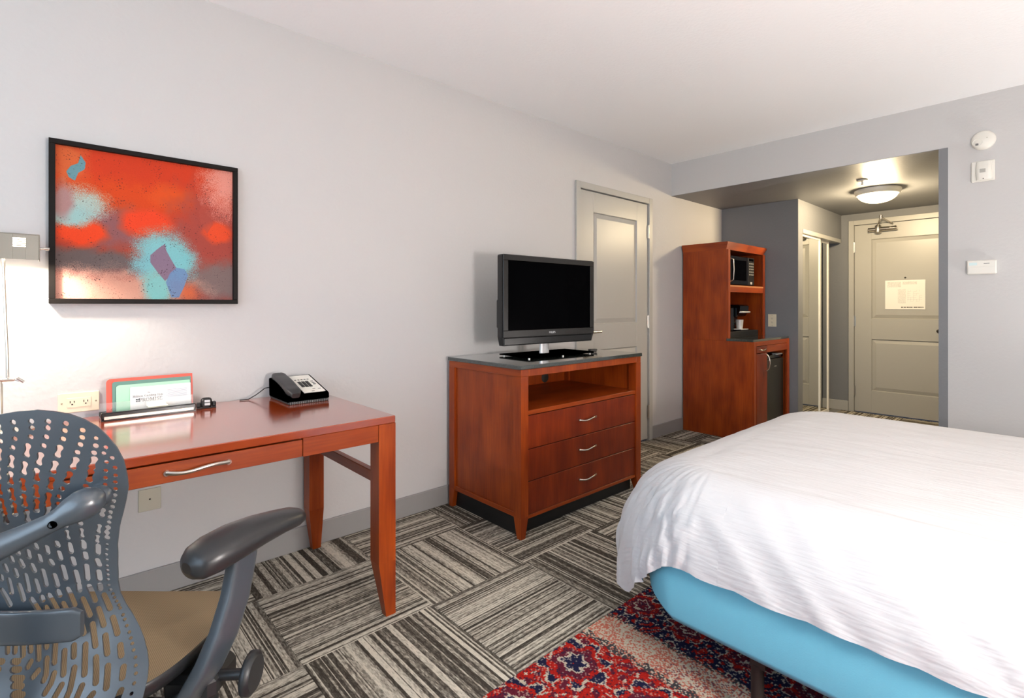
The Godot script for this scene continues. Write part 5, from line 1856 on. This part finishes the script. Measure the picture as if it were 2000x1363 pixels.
# ---------------------------------------------------------------- beside the bed, outside the picture
func build_bedside():
	for s in [[-0.95, "cherry wood nightstand on the window side of the bed", "lit table lamp on the nightstand on the window side of the bed", 3.8]]:
		var n := thing("nightstand", s[1], "nightstand", Vector3(3.5, 0, s[0]))
		part("body", bx(Vector3(-0.2, 0.08, -0.24), Vector3(0.2, 0.6, 0.24), 0.003, 1), M.wood, n)
		part("top", bx(Vector3(-0.215, 0.6, -0.255), Vector3(0.215, 0.622, 0.255), 0.003, 2), M.wood, n)
		var dr := part("drawer", bx(Vector3(-0.216, 0.36, -0.22), Vector3(-0.2, 0.57, 0.22), 0.002, 2), M.wood, n)
		var h := part("handle", arched_handle(0.06, 0.02, 0.0045), M.nickel, dr)
		h.transform = Transform3D(Basis(Vector3.UP, -PI / 2.0), Vector3(-0.216, 0.465, 0.0))
		for p in [[-0.19, -0.23], [0.15, -0.23], [-0.19, 0.19], [0.15, 0.19]]:
			part("leg", bx(Vector3(p[0], 0.0, p[1]), Vector3(p[0] + 0.04, 0.08, p[1] + 0.04), 0.002), M.wood, n)
		var l := thing("table_lamp", s[2], "lamp", Vector3(3.5, 0.622, s[0]))
		part("base", lathed([Vector2(0, 0), Vector2(0.08, 0), Vector2(0.08, 0.015), Vector2(0.02, 0.03), Vector2(0.016, 0.3), Vector2(0, 0.3)], Transform3D(), 24), M.steel, l)
		part("lamp_shade", lathed([Vector2(0.18, 0.28), Vector2(0.14, 0.52), Vector2(0.139, 0.52), Vector2(0.179, 0.28)], Transform3D(), 36), M.shade, l)
		lamp_light("table_lamp_light", Vector3(0, 0.4, 0), Color(1.0, 0.98, 0.97), s[3], 0.17, l)


# added fill: an unseen can uplight beyond the bed, there to brighten the ceiling
func build_added_uplight():
	for q in [[-3.85, "added black can uplight brightening the ceiling from the corner beyond the bed", 2.15]]:
		var o := thing("added_uplight", q[1], "lamp", Vector3(3.45, 0, q[0]))
		part("can", lathed([Vector2(0, 0.004), Vector2(0.1, 0.004), Vector2(0.1, 0.3), Vector2(0.096, 0.3), Vector2(0.096, 0.01), Vector2(0, 0.01)], Transform3D(), 32), M.black, o)
		part("socket", lathed([Vector2(0.022, 0.01), Vector2(0.022, 0.17), Vector2(0, 0.17)], Transform3D(), 16), M.black, o)
		part("bulb", lathed([Vector2(0, 0.275), Vector2(0.02, 0.268), Vector2(0.03, 0.24), Vector2(0.026, 0.21), Vector2(0.015, 0.17)], Transform3D(), 20), M.tube, o)
		lamp_light("added_fill_light", Vector3(0, 0.24, 0), Color(1.0, 0.98, 0.97), q[2], 0.025, o)
